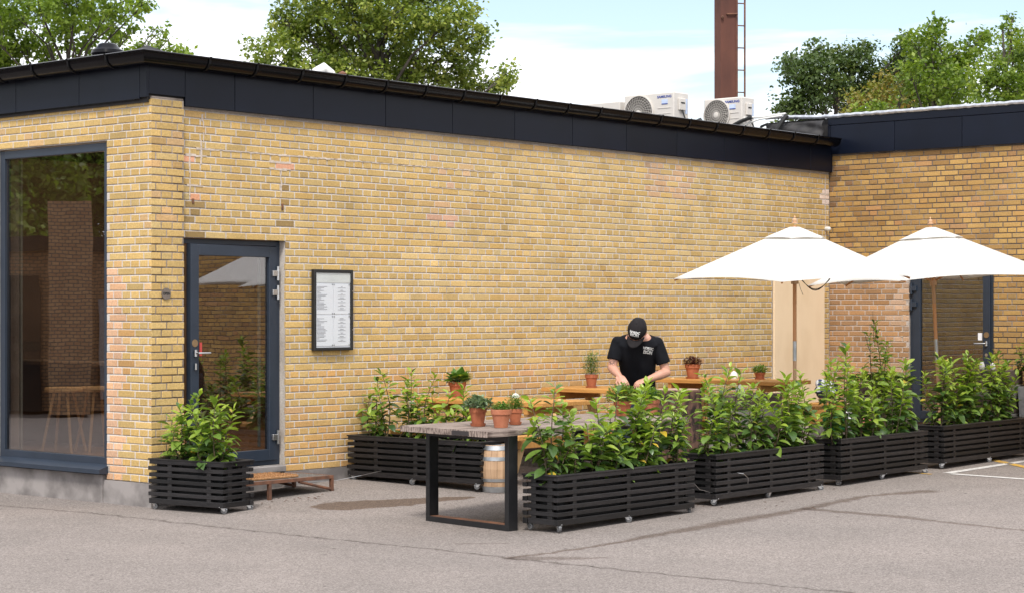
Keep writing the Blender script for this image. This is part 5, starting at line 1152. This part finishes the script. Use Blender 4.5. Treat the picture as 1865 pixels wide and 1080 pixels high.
for s_ in (-1, 1):
    ell(bd, head+hri*s_*.074-hup*.01-fdir*.005, hri*.012, fdir*.020, hup*.032, 8)
    ell(bd, head+fdir*.083+hri*s_*.03+hup*.006, hri*.014, fdir*.010, hup*.009, 7)
ell(bd, head+fdir*.086-hup*.062, hri*.024, fdir*.012, hup*.010, 7); ell(bd, head+fdir*.075-hup*.092, hri*.024, fdir*.024, hup*.018, 7)
limb(bd, [neckb-Vector((0, 0, .03)), neckb.lerp(head, .45)+Vector((0, 0, .0)), head-fdir*.03-hup*.04], [.062, .056, .055])
sp_dir = (neckb-pelvis).normalized()
front = (RT.cross(sp_dir)).normalized();
if front.dot(-FW) < 0: front = -front
def tsec(c, a, b): return (c, RT*a, front*b)
bd.loft([tsec(pelvis-Vector((0, 0, .08)), .155, .105), tsec(pelvis, .160, .11), tsec(waist, .138, .095), tsec(chest, .165, .11), tsec(chest.lerp(neckb, .55), .175, .10), tsec(neckb, .10, .075)], 24)
for sh, el, wr in ((shL, elL, wrL), (shR, elR, wrR)):
    limb(bd, [sh, sh.lerp(el, .5), el], [.044, .046, .040]); limb(bd, [el, el.lerp(wr, .30), wr.lerp(el, .25), wr], [.042, .044, .033, .027])
for hp, s_ in ((hipL, -1), (hipR, 1)):
    kn = hp+mp(s_*.02, .03, -.44); an = kn+mp(0, -.05, -.41); limb(bd, [hp, hp.lerp(kn, .5), kn, kn.lerp(an, .35), an], [.085, .075, .055, .055, .038]); 
def hand(mb, wr, d, palm_n, thumb_s, spread=.0, curl=1.):
    d = d.normalized(); n = (palm_n-d*palm_n.dot(d)).normalized(); s_ = d.cross(n).normalized()
    pc = wr+d*.045; ell(mb, pc, d*.052, s_*.040, n*.018, 9); limb(mb, [wr-d*.015, wr+d*.02], [.026, .024], 10)
    for i, (o_, L) in enumerate(((-.030, .066), (-.010, .076), (.010, .072), (.029, .056))):
        b0 = wr+d*.082+s_*o_*1.05; d1 = (d+s_*o_*3*spread+n*.35*curl).normalized(); b1 = b0+d1*L*.45; d2 = (d1+n*.75*curl).normalized(); b2 = b1+d2*L*.32; d3 = (d2+n*.6*curl).normalized(); b3 = b2+d3*L*.28
        limb(mb, [b0-d*.03, b0, b1, b2, b3], [.0105, .0100, .0092, .0083, .0072], 8)
    t0 = wr+d*.03+s_*thumb_s*.030; t1 = t0+(d*.7+s_*thumb_s*.75+n*.4).normalized()*.036; t2 = t1+(d*.9+n*.65).normalized()*.030; t3 = t2+(d*.9+n*.7-s_*thumb_s*.2).normalized()*.02
    limb(mb, [t0-d*.02, t0, t1, t2, t3], [.014, .013, .0115, .010, .008], 8)
hand(bd, wrL, mp(.045, .10, -.075), mp(.25, -.45, -.6), -1, 1, 1.1)
hand(bd, wrR, mp(-.12, .055, -.035), mp(-.1, -.2, -.9), -1, 1, .9)
remesh(bd, 'body', SKIN, .0045, 3)
# shirt
sh_ = MB()
sh_.loft([tsec(pelvis-Vector((0, 0, .06)), .170, .122), tsec(pelvis+mp(.002, .01, .03), .166, .122), tsec(waist, .156, .118), tsec(chest-sp_dir*.05, .176, .128), tsec(chest+sp_dir*.06, .188, .125), tsec(neckb-sp_dir*.075, .185, .108), tsec(neckb-sp_dir*.02, .125, .088)], 28)
for sh, el in ((shL, elL), (shR, elR)):
    ell(sh_, sh-Vector((0, 0, .006)), RT*.060, front*.064, sp_dir*.060, 10); e = sh.lerp(el, .70); sh_.tube([sh, sh.lerp(el, .3), e], [.058, .063, .066], 16)
ell(sh_, mp(0, .17, 1.385), RT*.195, front*.072, sp_dir*.072, 12); ell(sh_, neckb-sp_dir*.055, RT*.115, front*.068, sp_dir*.045, 12)
shirt = remesh(sh_, 't_shirt', SHIRT, .006, 6)
for v in shirt.data.vertices:
    c = v.co; k = max(0, 1-(c.z-.9)/.5); f = .0050*math.sin(c.z*48+c.x*30)*k+.004*math.sin((c.x*RT.x+c.y*RT.y)*60+c.z*22); v.co += Vector((-FW.x, -FW.y, 0))*f
jn = MB(); jn.loft([(pelvis-Vector((0, 0, .14)), RT*.16, front*.11), (pelvis, RT*.168, front*.118)], 20)
for hp, s_ in ((hipL, -1), (hipR, 1)):
    kn = hp+mp(s_*.02, .03, -.44); an = kn+mp(0, -.05, -.42); limb(jn, [hp, hp.lerp(kn, .5), kn, kn.lerp(an, .4), an+Vector((0, 0, .02))], [.098, .090, .072, .068, .062])
remesh(jn, 'jeans', JEANS, .008, 5)
for s_ in (-1, 1):
    sm3 = MB(); c = mp(s_*.115, .02, .045); ell(sm3, c+mp(0, .05, 0), RT*.045, FW*.13, Vector((0, 0, .045)), 10); sm3.box(c+mp(0, .05, -.035), (.22, .085, .02), mtx=Matrix.Rotation(AZ, 3, 'Z'), bev=.006); sm3.build('shoe', SHIRT, man, smooth=True)
# cap
cm_ = MB(); vs = []; nA, nB = 28, 10; cc_ = head+hup*.018-fdir*.006; cu_, cf_, ch_ = hri*.086, fdir*.112, hup*.102
for j in range(nB+1):
    th = PI/2*j/nB
    for k in range(nA):
        ph = 2*PI*k/nA; sq = 1+.02*math.cos(6*ph); vs.append(cc_+(cu_*math.cos(ph)+cf_*math.sin(ph))*math.cos(th)*sq+ch_*math.sin(th)**.9)
cm_.add(vs, [(j*nA+k, j*nA+(k+1) % nA, (j+1)*nA+(k+1) % nA, (j+1)*nA+k) for j in range(nB) for k in range(nA)])
capo = cm_.build('cap', CAPM, man, smooth=True, autos=None); so2 = capo.modifiers.new('s', 'SOLIDIFY'); so2.thickness = .003
br2 = MB(); vs = []; nb_ = 14
for i in range(nb_+1):
    ph = R(28)+R(124)*i/nb_
    for j in range(7):
        q = j/6; e = cc_+cu_*math.cos(ph)+cf_*math.sin(ph); ext = fdir*(.078*math.sin(PI*i/nb_)**.55)*q; vs.append(e+ext-hup*(.010+.020*abs(math.cos(ph))**2*q+.006*q)+fdir*.0)
br2.add(vs, [(i*7+j, i*7+j+1, (i+1)*7+j+1, (i+1)*7+j) for i in range(nb_) for j in range(6)])
brim = br2.build('brim', CAPM, capo, smooth=True, autos=None); so3 = brim.modifiers.new('s', 'SOLIDIFY'); so3.thickness = .004
MB().lathe([(0, .004), (.007, .002), (.008, -.001)], 10, c=cc_+ch_*1.0, mtx=hup.to_track_quat('Z', 'Y').to_matrix()).build('button', CAPM, capo)
hm2 = MB()
ell(hm2, head-fdir*.022-hup*.012, hri*.077, fdir*.088, hup*.074, 12); hm2.build('hair', HAIR, man, smooth=True)
def project_text(s, size, target, centre, nrm, up, mat, name, parent, off, lift=.0016):
    me = text_mesh(s, size, off, 0, sx=.84); me.materials.clear(); me.materials.append(mat); me.name = name
    nrm = nrm.normalized(); up = (up-nrm*up.dot(nrm)).normalized(); rt = up.cross(nrm).normalized()
    bm = bmesh.new(); bm.from_mesh(me); bmesh.ops.triangulate(bm, faces=bm.faces)
    for _ in range(2): bmesh.ops.subdivide_edges(bm, edges=[e for e in bm.edges if e.calc_length() > .008], cuts=1, use_grid_fill=False)
    bt2 = BVHTree.FromPolygons([v.co.copy() for v in target.data.vertices], [tuple(f.vertices) for f in target.data.polygons])
    for v in bm.verts:
        q = centre+rt*v.co.x+up*v.co.y+nrm*.3; h_, n2, _, _ = bt2.ray_cast(q, -nrm, .6)
        v.co = (h_+nrm*lift*2.2) if h_ else centre+rt*v.co.x+up*v.co.y
    bm.to_mesh(me); bm.free(); return link(name, me, parent)
view = (CAMP-(MX+head)).normalized()
cn_ = (fdir*.78+hup*.62).normalized()
tilt_up = (hup-hri*.05)
project_text('NORDIC', .028, capo, cc_+fdir*.085+hup*.055+tilt_up.normalized()*.021, cn_, tilt_up, WPRINT, 'lettering', capo, .0012)
project_text('EtOH', .040, capo, cc_+fdir*.085+hup*.055-tilt_up.normalized()*.010, cn_, tilt_up, WPRINT, 'lettering', capo, .0014)
project_text('NORDIC', .030, shirt, mp(.090, .25, 1.315), mp(.05, 1, .12), mp(.12, 0, 1), WPRINT, 'lettering', shirt, .0012)
project_text('EtOH', .043, shirt, mp(.087, .25, 1.283), mp(.05, 1, .12), mp(.12, 0, 1), WPRINT, 'lettering', shirt, .0014)
# forearm tattoo: a few curls laid on the skin
body = [c for c in man.children if c.name.startswith('body')][0]
bt3 = BVHTree.FromPolygons([v.co.copy() for v in body.data.vertices], [tuple(f.vertices) for f in body.data.polygons]); tm2 = MB()
for (r0, z0_, rad) in ((-.255, 1.200, .010), (-.235, 1.192, .012), (-.215, 1.196, .009), (-.245, 1.178, .009), (-.222, 1.176, .011)):
    pts = []
    for k in range(9):
        a_ = k*.7; q = mp(r0+rad*math.cos(a_), .6, z0_+rad*.7*math.sin(a_)); h_, n2, _, _ = bt3.ray_cast(q, FW, 1.)
        if h_: pts.append(h_-FW*.0005)
    if len(pts) > 3: tm2.tube(pts, .0022, 4)
if tm2.v: tm2.build('tattoo', TATT, body)

for i, (x, y, z) in enumerate(((1.6, 2.2, 2.62), (2.3, 1.5, 2.75), (4.2, 2.4, 2.7), (3.0, 3.6, 2.7))):
    lt = thing('pendant_lamp', ['small lit pendant lamp inside, nearest the big window', 'lit pendant lamp inside, right of the nearest one', 'lit pendant lamp deep inside behind the door glass', 'lit pendant lamp deep inside, farthest left'][i], 'lamp', (x, y, z), 0, 'pendant lamps inside')
    MB().tube([(0, 0, .03), (0, 0, 3.5-z)], .004, 6).build('cable', RUBB, lt); MB().lathe([(0, .05), (.03, .045), (.06, .0), (.055, .0), (.0, .04)], 20).build('lamp_shade', BLKST, lt, smooth=True)
    em = bpy.data.materials.get('bulb_glow') or bpy.data.materials.new('bulb_glow'); em.use_nodes = True; pe = em.node_tree.nodes['Principled BSDF']; pe.inputs['Emission Color'].default_value = (1, .72, .42, 1); pe.inputs['Emission Strength'].default_value = 9
    MB().lathe([(0, -.02), (.02, -.01), (.022, .005), (0, .02)], 12).build('bulb', em, lt, smooth=True)
    pl_ = bpy.data.lights.new('bulb_light', 'POINT'); pl_.energy = 38; pl_.color = (1, .75, .5); pl_.shadow_soft_size = .05; po = bpy.data.objects.new('bulb_light', pl_); COL.objects.link(po); po.location = (x, y, z-.06)
